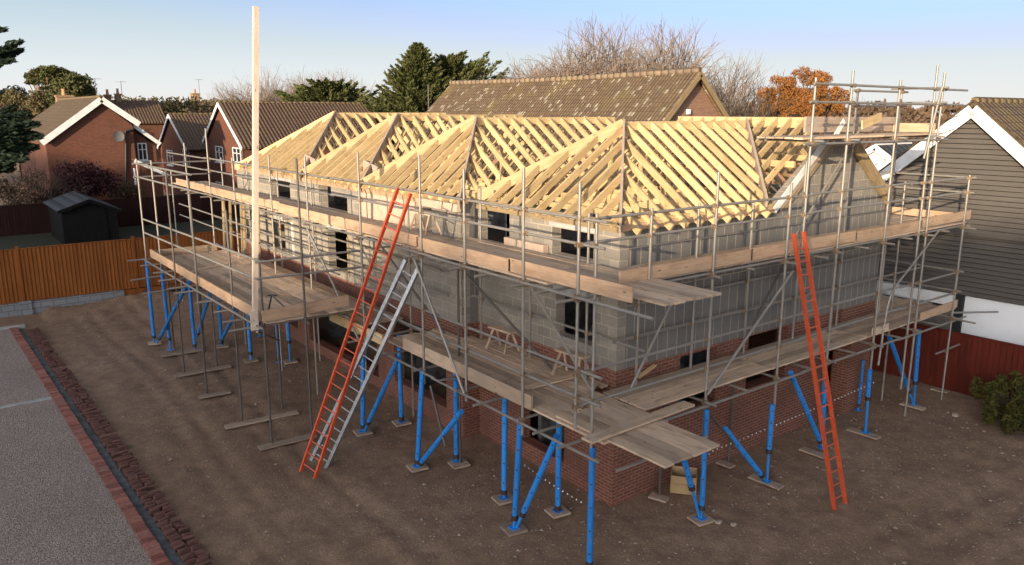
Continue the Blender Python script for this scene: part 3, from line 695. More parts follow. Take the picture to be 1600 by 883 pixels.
for a,c in ((7.2,9.6),(9.6,13.4),(13.4,17.5)): toe((-4.58,a,3.31),(-4.58,c+.03,3.30+.005),.27,'toe_wood',B)
toe((-4.6,6.93,3.34),(-2.42,6.93,3.42),.27,'toe_wood',B); toe((-4.55,17.5,3.29),(-2.4,17.5,3.29),.22,'deck_wood',B)
toe((-4.55,13.9,3.185),(-2.7,14.9,3.185),.03,'deck_wood',B,.2)

# ------------------------------------------------------------------ blue props
def prop(base, top, label, split=.12, outer_low=False, r=.058, plate=True, group='blue steel props under the scaffold'):
    """blue adjustable prop: fat outer tube, thin screw tube, collar, pin and plates"""
    p0 = Vector(base); p1 = Vector(top); d = (p1-p0); L = d.length; d /= L
    e = empty('steel_prop',p0,label,'prop',group)
    s = p0+d*(L*split)
    if not outer_low:
        tube('outer_tube',s,p1,r,'blue_paint',e); tube('inner_tube',p0,s,r*.55,'blue_paint',e)
    else:
        tube('outer_tube',p0,p0+d*(L*(1-split)),r,'blue_paint',e); tube('inner_tube',p0+d*(L*(1-split)),p1,r*.5,'dull_steel',e)
    b = MB(); q = s if not outer_low else p0+d*(L*(1-split))
    b.tube(q-d*.05,q+d*.05,r*1.18,n=10); b.build('collar','prop_screw_steel',e)
    side = (-fwd-rgt*.2); side = (side-d*side.dot(d)).normalized()
    b = MB()
    n = max(2,int(L/.42))
    for k in range(n):
        b = MB(); q = s+(p1-s)*((k+.5)/n); b.tube(q+side*r*.9,q+side*(r+.006),.017,n=6); b.build('pin_hole','prop_screw_steel',e)
    if plate:
        b = MB(); b.box((p0.x-.09,p0.y-.09,p0.z),(p0.x+.09,p0.y+.09,p0.z+.012)); b.build('base_plate','blue_paint',e)
    return e
Pz = .075
prop((-2.02,-1.5,Pz),(-2.02,-1.5,2.42),'tall blue prop in front of everything, cut by the bottom of the photo',.06)
prop((-2.19,.46,Pz),(-2.21,.25,2.42),'blue prop with a leaning prop at its foot, left of the tall front prop',.10)
prop((-2.17,.40,Pz+.03),(-2.05,-.62,2.34),'leaning blue prop rising right beside the tall front prop',.16,plate=False)
prop((-1.08,.45,Pz),(-1.08,.45,2.42),'blue prop on its own pad in front of the basement window opening',.03)
prop((-1.63,1.54,Pz),(-1.6,1.54,2.42),'blue prop with slots up its side, left of the basement window opening',.06)
prop((-2.31,3.94,Pz),(-2.24,3.72,2.42),'fat blue prop under the left end of the grey lower toe board',.05)
q = at(721,643,X=-2.25); prop((-2.28,3.9,Pz+.03),(q.x,q.y,q.z),'leaning blue prop starting from the foot of the fat prop',.05,plate=False)
prop((-1.5,3.55,Pz+.05),(-1.48,3.55,2.3),'blue prop standing beside a bare grey tube by the brick corner',.05)
prop((-1.3,6.45,Pz),(-1.3,6.45,2.42),'upright blue prop just behind the leaning prop right of the ladders',.04)
prop((-2.39,6.5,Pz),(-2.3,6.5,2.1),'blue prop half hidden behind the ladders',.06)
prop((-2.37,6.44,Pz+.03),(-2.17,4.93,2.38),'leaning blue prop rising right from beside the ladders',.12,plate=False)
prop((1.01,-1.51,Pz),(1.15,-1.38,2.3),'upright blue prop right beside the cardboard box',.1)
q = at(1070,722,Y=-1.5); prop((.97,-1.5,Pz+.03),(q.x,q.y,q.z),'short leaning blue prop in front of the cardboard box',.55,plate=False)
q = at(1207,632,Y=-1.35); prop((3.42,-1.35,Pz),(q.x,q.y,q.z),'upright blue prop left of the right hand ladder on a long board',.4)
q = at(1133,670,Y=-1.35); prop((3.38,-1.35,Pz+.03),(q.x,q.y,q.z),'leaning blue prop slanting down towards the right hand ladder',.12,plate=False)
q = at(1235,582,Y=-1.2); prop((5.95,-1.15,Pz+.03),(q.x,q.y,q.z),'long leaning blue prop seen just left of the right hand ladder',.1,plate=False)
prop((5.98,-1.1,Pz),(5.6,-1.25,1.95),'blue prop hidden in part behind the right hand ladder',.1)
q = at(1359,577,Y=-1.3); prop((7.72,-1.26,Pz),(q.x,q.y,q.z),'blue prop with a thin lower half standing right of the right hand ladder',.55)
q = at(1436,515,Y=-1.1); prop((10.64,-1.06,Pz),(q.x,q.y,q.z),'upright blue prop nearest the red fence',.3)
q = at(1389,525,Y=-1.06); prop((10.6,-1.06,Pz+.03),(q.x,q.y,q.z),'leaning blue prop meeting the upright nearest the red fence',.2,plate=False)
prop((9.0,-.35,Pz),(9.0,-.35,1.5),'thin blue prop standing back beyond the brick pier',.1,r=.04)
gb = 'blue steel props under the loading bay'
prop((-4.66,17.95,.04),(-4.66,17.9,2.98),'blue prop at the far left corner of the loading bay',.08,group=gb)
prop((-4.42,16.78,.04),(-4.5,16.6,2.95),'second blue prop from the left under the loading bay',.14,group=gb)
prop((-4.6,17.85,.06),(-4.49,13.56,2.95),'long leaning blue prop crossing the left corner of the loading bay',.1,plate=False,group=gb)
prop((-3.76,16.26,.04),(-3.76,16.26,2.95),'third upright blue prop from the left under the loading bay',.06,group=gb)
q = at(328,458,X=-3.6); prop((-3.68,16.2,.5),(q.x,q.y,q.z),'leaning blue prop in the middle of the loading bay',.1,plate=False,group=gb)
prop((-2.89,16.15,.04),(-2.89,16.15,2.95),'fat upright blue prop deep under the loading bay',.05,group=gb)
q = at(373,478,X=-3.2); prop((-2.95,16.1,.2),(q.x,q.y,q.z),'leaning blue prop next to the fat upright under the loading bay',.1,plate=False,group=gb)
prop((-2.63,14.0,.04),(-2.63,14.0,2.6),'blue prop below the tall timber pole',.1,group=gb)
prop((-1.97,13.26,.04),(-1.97,13.26,2.3),'left of two close blue props by the dark opening',.05,r=.055,group=gb)
prop((-1.66,13.1,.04),(-1.66,13.1,2.3),'right of two close blue props by the dark opening',.3,r=.055,group=gb)
prop((-1.4,16.6,.04),(-1.4,16.6,2.4),'farthest blue prop against the brick wall under the loading bay',.2,r=.05,group=gb)

# sole boards and pads
def sole(p, q, w, label, name='sole_board', cat='board', t=.045):
    o = beam(name,(p[0],p[1],t/2+.03),(q[0],q[1],t/2+.03),w,t,'sole_wood'); tag(o,label,cat,'boards and pads lying under the posts'); return o
for a,c,lb in [((252,557),(318,547),'flat board on the earth nearest the orange fence'),((273,589),(360,573),'flat board under the second bare tube from the orange fence'),
      ((311,622),(360,613),'short reddish board under a bare tube in the middle of the loading bay'),((352,669),(465,645),'long grey board under two tubes at the front of the loading bay'),
      ((405,702),(493,681),'long brown board behind the feet of the ladders'),((1173,745),(1221,764),'board under the blue prop pair left of the right hand ladder'),
      ((1252,702),(1292,716),'board partly behind the right hand ladder'),((1326,671),(1373,686),'board under the thin footed blue prop'),((1408,631),(1444,641),'board under the props nearest the red fence'),
      ((1456,608),(1482,614),'small board at the foot of the last bare tube by the red fence'),((1122,722),(1145,731),'small board by the brick wall between two blue props'),((1016,775),(1043,783),'small brown board by the brick corner')]:
    p = at(*a,Z=.03); q = at(*c,Z=.03); sole(p,q,.22,lb)
for (x,y,lb) in [(-2.31,3.94,'square pad under the fat blue prop'),(-1.46,3.5,'square pad at the foot of the slim tube by the brick corner'),(-1.63,1.54,'square pad under the slotted blue prop'),(-2.19,.46,'square brown pad under the joined blue props left of the tall front prop'),(-1.08,.45,'square pad in front of the basement window opening'),(1.01,-1.51,'grey pad under the blue prop by the cardboard box'),(-2.39,6.5,'square brown pad half hidden behind the ladders'),(-1.3,6.45,'square pad right of the ladders near the wall'),(-4.66,17.95,'square pad under the far left corner prop'),(-2.89,16.15,'square pad deep under the loading bay'),(-2.63,14.0,'square pad below the tall timber pole'),(-1.66,13.1,'square pad near the dark opening'),(-2.02,-1.5,'square pad under the tall front prop')]:
    sole((x-.2,y+.03),(x+.2,y-.03),.38,lb,'sole_pad','pad')

# ------------------------------------------------------------------ ladders
def ladder(p0, p1, width, side, mat, rmat, label, step=.27, sw=.03, sd=.075, taper=.85):
    p0 = Vector(p0); p1 = Vector(p1); d = (p1-p0); L = d.length; d /= L; s = Vector(side).normalized(); s = (s-d*s.dot(d)).normalized(); n_ = d.cross(s)
    e = empty('ladder',p0,label,'ladder')
    for sg in (-1,1): beam('stile',p0+s*sg*width/2,p1+s*sg*width/2*taper,sw,sd,mat,e,n_)
    k = .2
    while k < L-.1:
        wv = width/2*(1-(1-taper)*k/L); tube('rung',p0+d*k-s*wv,p0+d*k+s*wv,.015,rmat,e); k += step
    return e
ladder((-4.46,5.12,0),(-2.33,4.15,6.35),.46,(.35,-1,0),'orange_paint','orange_red_rung','orange ladder leaning against the upper deck beside the aluminium ladder',.285,.04,.085)
ladder((-4.02,5.5,0),(-2.27,3.98,4.78),.42,(.6,-1,0),'aluminium','aluminium','grey aluminium ladder leaning beside the orange ladder at the front',.27,.075,.11)
ladder((3.80,-2.86,0),(3.71,-1.45,5.58),.42,(1,0,0),'orange_paint','orange_red_rung','orange ladder standing alone against the right hand scaffold',.275,.04,.085)
b = MB(); b.box((-.055,-.055,0),(.055,.055,7.35)); 
Mp = frame((-4.66,7.28,3.12),(-4.16,7.25,10.24),(0,1,0))
o = MB(); o.box((0,-.06,-.045),(Mp[1],.06,.045)); o = o.build('timber_pole','pole_wood',None,Mp[0],False); tag(o,'tall pale timber pole standing up from the loading bay corner into the sky','pole')
b = MB(); b.box((-4.80,7.15,2.98),(-4.62,7.19,3.42)); tag(b.build('timber_offcut','pole_wood'),'short pale board end fixed at the foot of the tall timber pole','board')
o = beam('loose_plank',(-2.42,-1.78,2.745),(.22,-1.70,2.745),.25,.04,'deck_wood'); tag(o,'loose plank laid across the board ends at the front corner of the lower deck','plank')
for p,q,w_,lb in [((820,607),(926,580),.16,'narrow pale plank lying askew on the lower deck near the corner post'),((700,560),(760,585),.2,'dark short board lying on the lower deck behind the grey toe board'),((905,640),(930,600),.1,'thin batten lying on the lower deck at the corner')]:
    a = at(*p,Z=2.70); c = at(*q,Z=2.70); o = beam('loose_plank',a,c,w_,.035,'deck_wood'); tag(o,lb,'plank')
a = at(997,590,Z=2.7); c = at(1024,570,Z=2.9); tag(beam('loose_plank',a,c,.1,.03,'rafter_wood'),'yellow offcut leaning by the brick corner on the side deck','plank')
def trestle(c, rz, ln, h, label, mat='deck_wood'):
    e = empty('trestle',c,label,'trestle'); Rz = Matrix.Translation(c) @ Matrix.Rotation(rz,4,'Z')
    W = lambda *p: Rz @ Vector(p)
    beam('top_board',W(-ln/2,0,h),W(ln/2,0,h),.22,.04,mat,e)
    for sx in (-1,1):
        for sy in (-1,1): beam('leg',W(sx*ln*.42,sy*.22,.02),W(sx*ln*.34,sy*.05,h-.02),.04,.04,'deck_wood',e)
        beam('stretcher',W(sx*ln*.39,-.17,h*.35),W(sx*ln*.39,.17,h*.35),.03,.04,'deck_wood',e)
trestle(at(893,590,Z=2.69),R(95),.8,.52,'low pale timber trestle on the lower deck by the doorway')
trestle(at(785,548,Z=2.69),R(95),.75,.5,'dark timber trestle on the lower deck in the brick recess')
c = at(700,362,X=-.85); trestle((-1.0,5.55,5.12),R(90),.9,.5,'pale timber trestle on the upper deck right of the plywood sheet','pole_wood')
# cardboard box with flaps
e = empty('cardboard_box',(1.75,-.42,0),'brown cardboard box on the earth under the overhanging boards','box')
Mb = Matrix.Translation((1.72,-.45,.05)) @ Matrix.Rotation(R(-52),4,'Z') @ Matrix.Rotation(R(6),4,'X')
b = MB(); t_ = .012; w_,d_,h_ = .27,.2,.42
b.box((-w_,-d_,0),(w_,d_,t_),Mb); b.box((-w_,-d_,t_),(w_,-d_+t_,h_),Mb); b.box((-w_,d_-t_,t_),(w_,d_,h_),Mb); b.box((-w_,-d_+t_,t_),(-w_+t_,d_-t_,h_),Mb); b.box((w_-t_,-d_+t_,t_),(w_,d_-t_,h_),Mb)
b.build('carton_body','cardboard',e)
for s_ in (-1,1):
    b = MB(); F2 = Mb @ Matrix.Translation((0,s_*d_,h_)) @ Matrix.Rotation(s_*R(-35),4,'X'); b.box((-w_+.005,0 if s_>0 else -.17,0),(w_-.005,.17 if s_>0 else 0,.008),F2); b.build('flap','cardboard',e)
# white dotted line strung round the posts
def beads(p0, p1, n, label):
    p0 = Vector(p0); p1 = Vector(p1); e = empty('dotted_line',p0,label,'string line')
    tube('cord',p0,p1,.004,'dull_steel',e); b = MB()
    rr = .017; ring = []
    for zz,k in ((-1,0),(-.5,.87),(.5,.87),(1,0)):
        for j in range(6): ring.append((rr*k*math.cos(j*1.047),rr*k*math.sin(j*1.047),rr*zz))
    b.add(ring,[(q*6+j,q*6+(j+1)%6,(q+1)*6+(j+1)%6,(q+1)*6+j) for q in range(3) for j in range(6)],True); first = None
    for i in range(n):
        c = p0.lerp(p1,(i+.5)/n); c.z -= .03*math.sin(math.pi*(i+.5)/n)
        if first is None: first = b.build('bead','beading_white',e,Matrix.Translation(c),False)
        else: put(bpy.data.objects.new('bead',first.data),e,Matrix.Translation(c))
beads(at(1110,706,Y=-1.2),at(1367,597,Y=-1.2),44,'white dotted line strung low along the side wall between blue props')
beads(at(817,725,X=-1.5),at(912,787,X=-1.5),14,'white dotted line strung across the basement window opening')
beads(at(1200,694,Y=-.1) if False else (1.0,-1.45,1.28),at(1110,706,Y=-1.2),3,'short white dotted end of line by the cardboard box prop')
# bits on the loading bay
e = empty('steel_bracket',(-3.9,7.4,3.17),'dark bent steel bracket lying on the loading bay boards','bracket')
b = MB(); b.tube((-4.0,7.9,3.19),(-3.75,7.35,3.2),.02); b.tube((-3.75,7.35,3.2),(-4.05,7.75,3.62),.022); b.build('bent_bar','dull_steel',e)
b = MB(); b.box((-4.12,7.45,3.17),(-3.85,7.6,3.24)); b.tube((-4.1,7.9,3.22),(-4.05,7.75,3.62),.02); b.build('foot_clamp','dark_steelwork',e)
for i,(x,y,s_,lb) in enumerate([(-3.5,9.6,.3,'dark strap lying on the loading bay boards'),(-3.2,8.0,.35,'thin dark hook lying near the toe board of the loading bay')]):
    b = MB(); p = Vector((x,y,3.18)); 
    for k in range(6):
        n_ = p+Vector((s_*.25*math.cos(k*.5),-s_*.25*math.sin(k*.7),.004)); b.tube(p,n_,.014,n=6); p = n_
    tag(b.build('strap','dark_steelwork'),lb,'strap')
for i,(y,x,lb) in enumerate([(20.9,-1.1,'leftmost upright timber plank standing under the far end of the upper deck'),(20.2,-1.05,'upright timber plank standing second under the far end of the upper deck'),(18.9,-1.0,'wide upright timber sheet standing under the far end of the upper deck'),(17.4,-.95,'narrow upright plank next to the dark opening under the upper deck')]):
    o = beam('upright_plank',(x,y,2.7),(x+.12,y+.1,4.85),.5 if i == 2 else .22,.04,'treated_wood',None,(0,1,0)); tag(o,lb,'plank')

# ================================================================== fences
def fence(name, p0, p1, z0, z1, mat, label, post_at=(), cap=True, board=.15, side=1, group=None, ends=True):
    """close boarded fence: feathered boards in one panel mesh per bay, posts and capping rail as parts"""
    p0 = Vector((*p0,0)); p1 = Vector((*p1,0)); d = (p1-p0); L = d.length; d /= L; n_ = Vector((-d.y,d.x,0))*side
    e = empty(name,(p0.x,p0.y,z0),label,'fence',group)
    cuts = [0]+sorted(post_at)+[L]
    Mf = Matrix((d,n_,Vector((0,0,1)))).transposed().to_4x4(); Mf.translation = p0
    for a,c in zip(cuts[:-1],cuts[1:]):
        b = MB(); x = a+.05
        while x < c-.05:
            w_ = min(board-.014,c-.05-x+.01); t0 = .008; t1 = .036+random.uniform(0,.01); dz = random.uniform(-.008,.004)
            vs = [(x,0,z0),(x+w_,0,z0),(x+w_,t1,z0),(x,t0,z0),(x,0,z1-.06+dz),(x+w_,0,z1-.06+dz),(x+w_,t1,z1-.06+dz),(x,t0,z1-.06+dz)]
            b.add([Mf @ Vector(v) for v in vs],[(0,3,2,1),(4,5,6,7),(0,1,5,4),(1,2,6,5),(2,3,7,6),(3,0,4,7)]); x += board
        b.box((a+.05,-.03,z0+.02),(c-.05,-.012,z1-.1),Mf); b.build('panel',mat,e)
        if cap:
            b = MB(); b.box((a+.05,-.02,z1-.058),(c-.05,.055,z1-.02),Mf); b.build('capping_rail',mat,e)
    for a in post_at:
        b = MB(); b.box((a-.05,-.04,z0-.05),(a+.05,.075,z1+.04),Mf); b.box((a-.065,-.055,z1+.042),(a+.065,.09,z1+.065),Mf); b.build('post',mat,e)
    return e, Mf
FY0 = 25.5; x0 = -14.0
pa = [at(px,440,Y=FY0).x-x0 for px in (33,214)]; gap_ = pa[1]-pa[0]
pa = [pa[0]-gap_/2, pa[0], pa[0]+gap_, pa[0]+gap_*2, pa[0]+gap_*3]
fence('garden_fence',(x0,FY0),(14,FY0),.52,2.70,'orange_fence_wood','orange stained close boarded fence on a low grey block wall',[p for p in pa if p > 0],True,.145,-1)
e = empty('block_garden_wall',(x0,FY0,0),'low grey concrete block wall under the orange fence','wall')
b = MB(); wall('Y',FY0-.12,FY0+.1,x0,at(195,470,Y=FY0).x,-.1,.5,[],b); b.build('block_course','garden_block',e)
px_ = at(38,470,Y=FY0).x; b = MB(); b.box((px_-.22,FY0-.2,-.1),(px_+.22,FY0-.121,.56)); b.build('block_pier','garden_block',e)
o = beam('gravel_board',(at(195,470,Y=FY0).x+.02,FY0-.05,.36),(13,FY0-.05,.36),.05,.26,'orange_fence_wood'); tag(o,'orange timber gravel board continuing the block wall behind the blue props','board')
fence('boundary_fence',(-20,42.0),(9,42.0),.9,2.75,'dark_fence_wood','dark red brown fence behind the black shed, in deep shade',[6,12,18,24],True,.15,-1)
fence('boundary_fence',(12.85,-9.5),(12.85,6.0),0,1.80,'red_fence_wood','dark red boarded fence along the right edge of the site',[],True,.15,1)

# ================================================================== neighbouring houses
def slab(mb, a, b_, axis, u0, u1, t=.14):
    """roof plane from eave a=(h,z) to ridge b=(h,z), run along axis u0..u1, with thickness"""
    (ha,za),(hb,zb) = a,b_
    L = math.hypot(hb-ha,zb-za); nx,nz = -(zb-za)/L,(hb-ha)/L
    if nz < 0: nx,nz = -nx,-nz
    mb.prism([(ha,za),(hb,zb),(hb+nx*t,zb+nz*t),(ha+nx*t,za+nz*t)], axis, u0, u1)
def window(e, axis, c, u0, u1, z0, z1, sgn, bars=(1,1), sill=True):
    """casement: frame with glazing bars, pane behind it, on wall plane axis=c facing sgn"""
    def bx(mb,ua,ub,za,zb,d0,d1):
        a,b_ = sorted((c+sgn*d0,c+sgn*d1))
        mb.box((a,ua,za),(b_,ub,zb)) if axis == 'X' else mb.box((ua,a,za),(ub,b_,zb))
    f = MB(); t = .07
    bx(f,u0,u1,z1-t,z1,.005,.07); bx(f,u0,u1,z0,z0+t,.005,.07); bx(f,u0,u0+t,z0+t,z1-t,.005,.07); bx(f,u1-t,u1,z0+t,z1-t,.005,.07)
    for i in range(bars[0]): m = u0+(u1-u0)*(i+1)/(bars[0]+1); bx(f,m-.03,m+.03,z0+t,z1-t,.006,.062)
    for i in range(bars[1]): m = z0+(z1-z0)*(.62 if bars[1]==1 else (i+1)/(bars[1]+1)); bx(f,u0+t,u1-t,m-.025,m+.025,.006,.066)
    w_ = empty('window',(c,(u0+u1)/2,z0) if axis=='X' else ((u0+u1)/2,c,z0)); 
    COL.objects.unlink(w_); loc = w_.location.copy(); w_.location = (0,0,0); put(w_,e,Matrix.Translation(loc)); 
    def child(mb,name,mat):
        me = mb.build(name,mat,None,None); me.parent = w_; me.matrix_basis = Matrix.Translation(-loc); return me
    child(f,'frame','white_paint'); p = MB(); bx(p,u0+t,u1-t,z0+t,z1-t,.008,.02); child(p,'pane','window_glass')
    if sill: s = MB(); bx(s,u0-.08,u1+.08,z0-.09,z0-.003,.003,.14); child(s,'sill','white_paint')
def chimney(e, x, y, z0, z1, w=.55, d=.8, pots=2, mat='chimney_brick'):
    b = MB(); b.box((x-w/2,y-d/2,z0),(x+w/2,y+d/2,z1)); b.box((x-w/2-.06,y-d/2-.06,z1),(x+w/2+.06,y+d/2+.06,z1+.16)); b.build('chimney',mat,e)
    for i in range(pots):
        yy = y+(i-(pots-1)/2)*.38; b = MB(); b.tube((x,yy,z1+.16),(x,yy,z1+.6),.14,.11); b.tube((x,yy,z1+.6),(x,yy,z1+.66),.14); b.build('chimney_pot','chimney_pot_clay',e)
def aerial(e, x, y, z0, h):
    b = MB(); b.tube((x,y,z0),(x,y,z0+h),.025,n=6); b.tube((x-.5,y,z0+h-.1),(x+.5,y,z0+h-.05),.012,n=5)
    for k in range(6): b.tube((x-.45+k*.18,y-.2,z0+h-.09),(x-.45+k*.18,y+.2,z0+h-.09),.008,n=5)
    b.build('aerial','dull_steel',e)
def tf(Y): return lambda px,py: at(px,py,Y=Y)

# brick house at the left
Y1 = 46.0; P = tf(Y1); ap = P(157,155); le = P(65,221); re = P(213,192)
e = empty('brick_house',(ap.x,Y1,1),'red brick house with wide white edged gable and satellite dish behind the shed','house')
yb = at(95,152,X=ap.x).y; yb = min(max(yb,58),75)
b = MB(); b.prism([(le.x+.2,.9),(re.x-.25,.9),(re.x-.25,re.z-.15),(ap.x,ap.z-.2),(le.x+.2,le.z-.1)],'Y',Y1,yb-.3); b.build('brick_wall','house_red_brick',e)
b = MB(); slab(b,(le.x-.1,le.z-.08),(ap.x,ap.z),'Y',Y1-.25,yb,.16); b.build('roof','mossy_roof_tile',e)
b = MB(); slab(b,(re.x+.1,re.z-.08),(ap.x,ap.z),'Y',Y1-.25,yb,.16); b.build('roof','brown_roof_tile',e)
b = MB(); b.tube((ap.x,Y1-.25,ap.z+.13),(ap.x,yb,ap.z+.13),.12); b.build('ridge','ridge_moss',e)
beam('barge_board',(le.x-.05,Y1-.3,le.z-.1),(ap.x,Y1-.3,ap.z-.02),.05,.36,'white_paint',e,(0,1,0)).scale = (1,1,1)
beam('barge_board',(ap.x,Y1-.3,ap.z-.02),(re.x+.12,Y1-.3,re.z-.1),.05,.36,'white_paint',e,(0,1,0))
dx = P(184,213); b = MB(); n = 16; b.add([(dx.x+.32*math.cos(2*math.pi*i/n),Y1-.35,dx.z+.36*math.sin(2*math.pi*i/n)) for i in range(n)]+[(dx.x,Y1-.22,dx.z)],[(i,(i+1)%n,n) for i in range(n)],True); b.tube((dx.x,Y1-.22,dx.z),(dx.x+.1,Y1,dx.z-.1),.03,n=6); b.tube((dx.x-.05,Y1-.35,dx.z-.35),(dx.x,Y1-.7,dx.z),.015,n=6); b.build('satellite_dish','dish_grey',e)
dp = P(196,205); bx_ = P(194,290); b = MB(); b.tube((dp.x,Y1-.1,dp.z),(bx_.x,Y1-.1,bx_.z-1),.06); b.tube((dp.x,Y1-.1,dp.z),(dp.x+.5,Y1-.12,dp.z+.12),.06); b.build('drainpipe','black_plastic',e)
# its lower wing to the right
w0 = P(208,196); w1 = P(250,225); Yw = Y1+.6
b = MB(); b.prism([(re.x-.2,.9),(w1.x-.15,.9),(w1.x-.15,w1.z-.15),(re.x-.2,w0.z-.2)],'Y',Yw,Yw+7); b.build('wing_wall','house_red_brick',e)
b = MB(); slab(b,(w1.x+.1,w1.z),(re.x-.3,w0.z+.15),'Y',Yw-.2,Yw+7,.12); b.build('wing_roof','brown_roof_tile',e)
beam('barge_board',(re.x-.1,Yw-.27,w0.z-.02),(w1.x+.1,Yw-.27,w1.z-.03),.05,.24,'white_paint',e,(0,1,0))
wa = P(217,224); wb = P(232,251); window(e,'Y',Yw,wa.x,wb.x+.1,wb.z,wa.z,-1,(1,1))
l0 = P(205,250); l1 = P(257,273); b = MB(); slab(b,(l1.x,l1.z),(l0.x,l0.z),'Y',Y1-.9,Yw-.02,.1); b.build('porch_roof','brown_roof_tile',e)
beam('barge_board',(l0.x,Y1-.95,l0.z),(l1.x,Y1-.95,l1.z),.05,.22,'white_paint',e,(0,1,0))
b = MB(); b.prism([(re.x-.2,.9),(l1.x-.3,.9),(l1.x-.3,l1.z+.05),(re.x-.2,l0.z-.1)],'Y',Y1-.6,Yw-.01); b.build('porch_wall','house_red_brick',e)
b = MB(); q = P(206,262); b.tube((q.x,Y1-.75,q.z),(q.x,Y1-.75,q.z-1.2),.07); b.build('waste_pipe','white_paint',e)
q = at(100,150,Y=64); chimney(e,q.x,q.y,q.z-2,q.z-.1,1.2,.8,2,'ridge_moss' if False else 'chimney_brick')
q = at(148,122,Y=70); aerial(e,q.x,q.y,q.z-2.5,2.5)

def xhouse(name, X, apex, fl, fr, right_px, base, label, roof='brown_roof_tile', wins=(), barge=True):
    """house whose ridge runs along X with its gable facing -X"""
    a = at(*apex,X=X); l = at(*fl,X=X); r = at(*fr,X=X); xe = at(*right_px,Y=a.y).x
    e = empty(name,(X,a.y,base),label,'house')
    b = MB(); b.prism([(r.y+.15,base),(l.y-.15,base),(l.y-.15,l.z-.1),(a.y,a.z-.18),(r.y+.15,r.z-.1)],'X',X,xe-.2); b.build('brick_wall','house_red_brick',e)
    b = MB(); slab(b,(r.y-.1,r.z-.1),(a.y,a.z),'X',X-.2,xe,.14); b.build('roof',roof,e)
    b = MB(); slab(b,(l.y+.1,l.z-.1),(a.y,a.z),'X',X-.2,xe,.14); b.build('roof',roof,e)
    b = MB(); b.tube((X-.2,a.y,a.z+.1),(xe,a.y,a.z+.1),.11); b.build('ridge','ridge_moss',e)
    for q in (l,r): beam('barge_board',(X-.24,q.y,q.z-.08),(X-.24,a.y,a.z-.02),.05,.26,'white_paint',e,(1,0,0))
    for (p0,p1) in wins:
        c = at(*p0,X=X); d = at(*p1,X=X); u0,u1 = sorted((c.y,d.y)); window(e,'X',X,u0,u1,d.z,c.z,-1,(1,1))
    b = MB(); b.tube((X-.1,r.y+.2,r.z-.15),(X-.1,r.y+.2,base),.05); b.build('drainpipe','black_plastic',e)
    return e, a, xe
e2,a2,x2 = xhouse('brick_house',8.0,(345,162),(321,221),(383,231),(566,166),.5,'brick house with a steep white edged gable and a long brown tiled roof',wins=[((337,228),(350,254)),((364,230),(378,255)),((338,283),(350,302))])
e3,a3,x3 = xhouse('brick_house',8.0,(267,180),(250,230),(296,234),(340,178),.5,'smaller brick house with a narrow white edged gable left of the long tiled roof',wins=[((261,234),(272,259)),((286,232),(297,257))])
e4,a4,x4 = xhouse('brick_house',17.0,(291,161),(282,178),(301,178),(341,160),.5,'far brick house with a small gable and a chimney over its dark roof')
q = at(305,152,X=a4.x+2.5); chimney(e4,q.x,q.y,q.z-2,q.z+.35,.9,1.1,1); aerial(e4,q.x+.6,q.y,q.z,2.3)
# houses only seen as ridge and chimneys beyond the brick house
Yc = 78; q = at(176,152,Y=Yc); e = empty('chimney_house',(q.x,Yc,0),'house hidden behind the brick gable, its twin chimney stacks showing','house')
b = MB(); b.box((q.x-4,Yc-3,0),(q.x+4,Yc+3,q.z-2.6)); b.build('brick_wall','house_red_brick',e)
b = MB(); slab(b,(Yc-3.3,q.z-2.6),(Yc,q.z-.4),'X',q.x-4.3,q.x+4.3); slab(b,(Yc+3.3,q.z-2.6),(Yc,q.z-.4),'X',q.x-4.3,q.x+4.3); b.build('roof','brown_roof_tile',e)
for s_ in (-.45,.5): 
    chimney(e,q.x+s_,Yc,q.z-1,q.z+.15+.1*s_,.5,.6,1)
aerial(e,q.x+.9,Yc,q.z,1.6)

# long old pantiled roof behind the new one
XR = 18.0; ap = at(1095,114,X=XR); fa = at(705,128,X=XR); rv = at(1137,180,Y=ap.y); zt = (ap.z+fa.z)/2
e = empty('old_pantiled_house',(XR,ap.y,0),'old house with a long lichen spotted pantile roof and brick gable','house')
sl = (rv.z-zt)/(rv.x-XR); we = 3.6
yn, yf = ap.y, fa.y
b = MB(); b.prism([(XR-we+.3,0),(XR+we-.3,0),(XR+we-.3,zt+sl*(we-.3)-.12),(XR,zt-.2),(XR-we+.3,zt+sl*(we-.3)-.12)],'Y',yn+.35,yf-.4); b.build('brick_wall','old_brick',e)
for s_ in (-1,1):
    b = MB(); n = 14   # a slightly sagging, uneven roof plane made of strips
    vs = []; 
    for i in range(n+1):
        y = yn+(yf-yn)*i/n; dz = -.10*math.sin(math.pi*i/n)+random.uniform(-.02,.02)
        vs += [(XR+s_*we,y,zt+sl*we+dz),(XR,y,zt+dz),(XR+s_*we,y,zt+sl*we+dz-.14),(XR,y,zt+dz-.14)]
    fs = []
    for i in range(n): k = i*4; fs += [(k,k+1,k+5,k+4),(k+2,k+6,k+7,k+3),(k,k+4,k+6,k+2)]
    fs += [(0,2,3,1),(n*4,n*4+1,n*4+3,n*4+2)]
    b.add(vs,fs); b.build('roof','old_pantile',e)
b = MB(); N = 46
for i in range(N):
    ya = yn+(yf-yn)*i/N; dz = -.10*math.sin(math.pi*(i+.5)/N); b.tube((XR,ya+.01,zt+.03+dz+random.uniform(-.02,.02)),(XR,ya+(yf-yn)/N,zt+.05+dz),.13,.15,n=8)
b.build('ridge','old_ridge_tile',e)
for s_ in (-1,1): beam('barge_board',(XR+s_*we,yn-.03,zt+sl*we-.16),(XR,yn-.03,zt-.14),.04,.24,'treated_wood',e,(0,1,0))
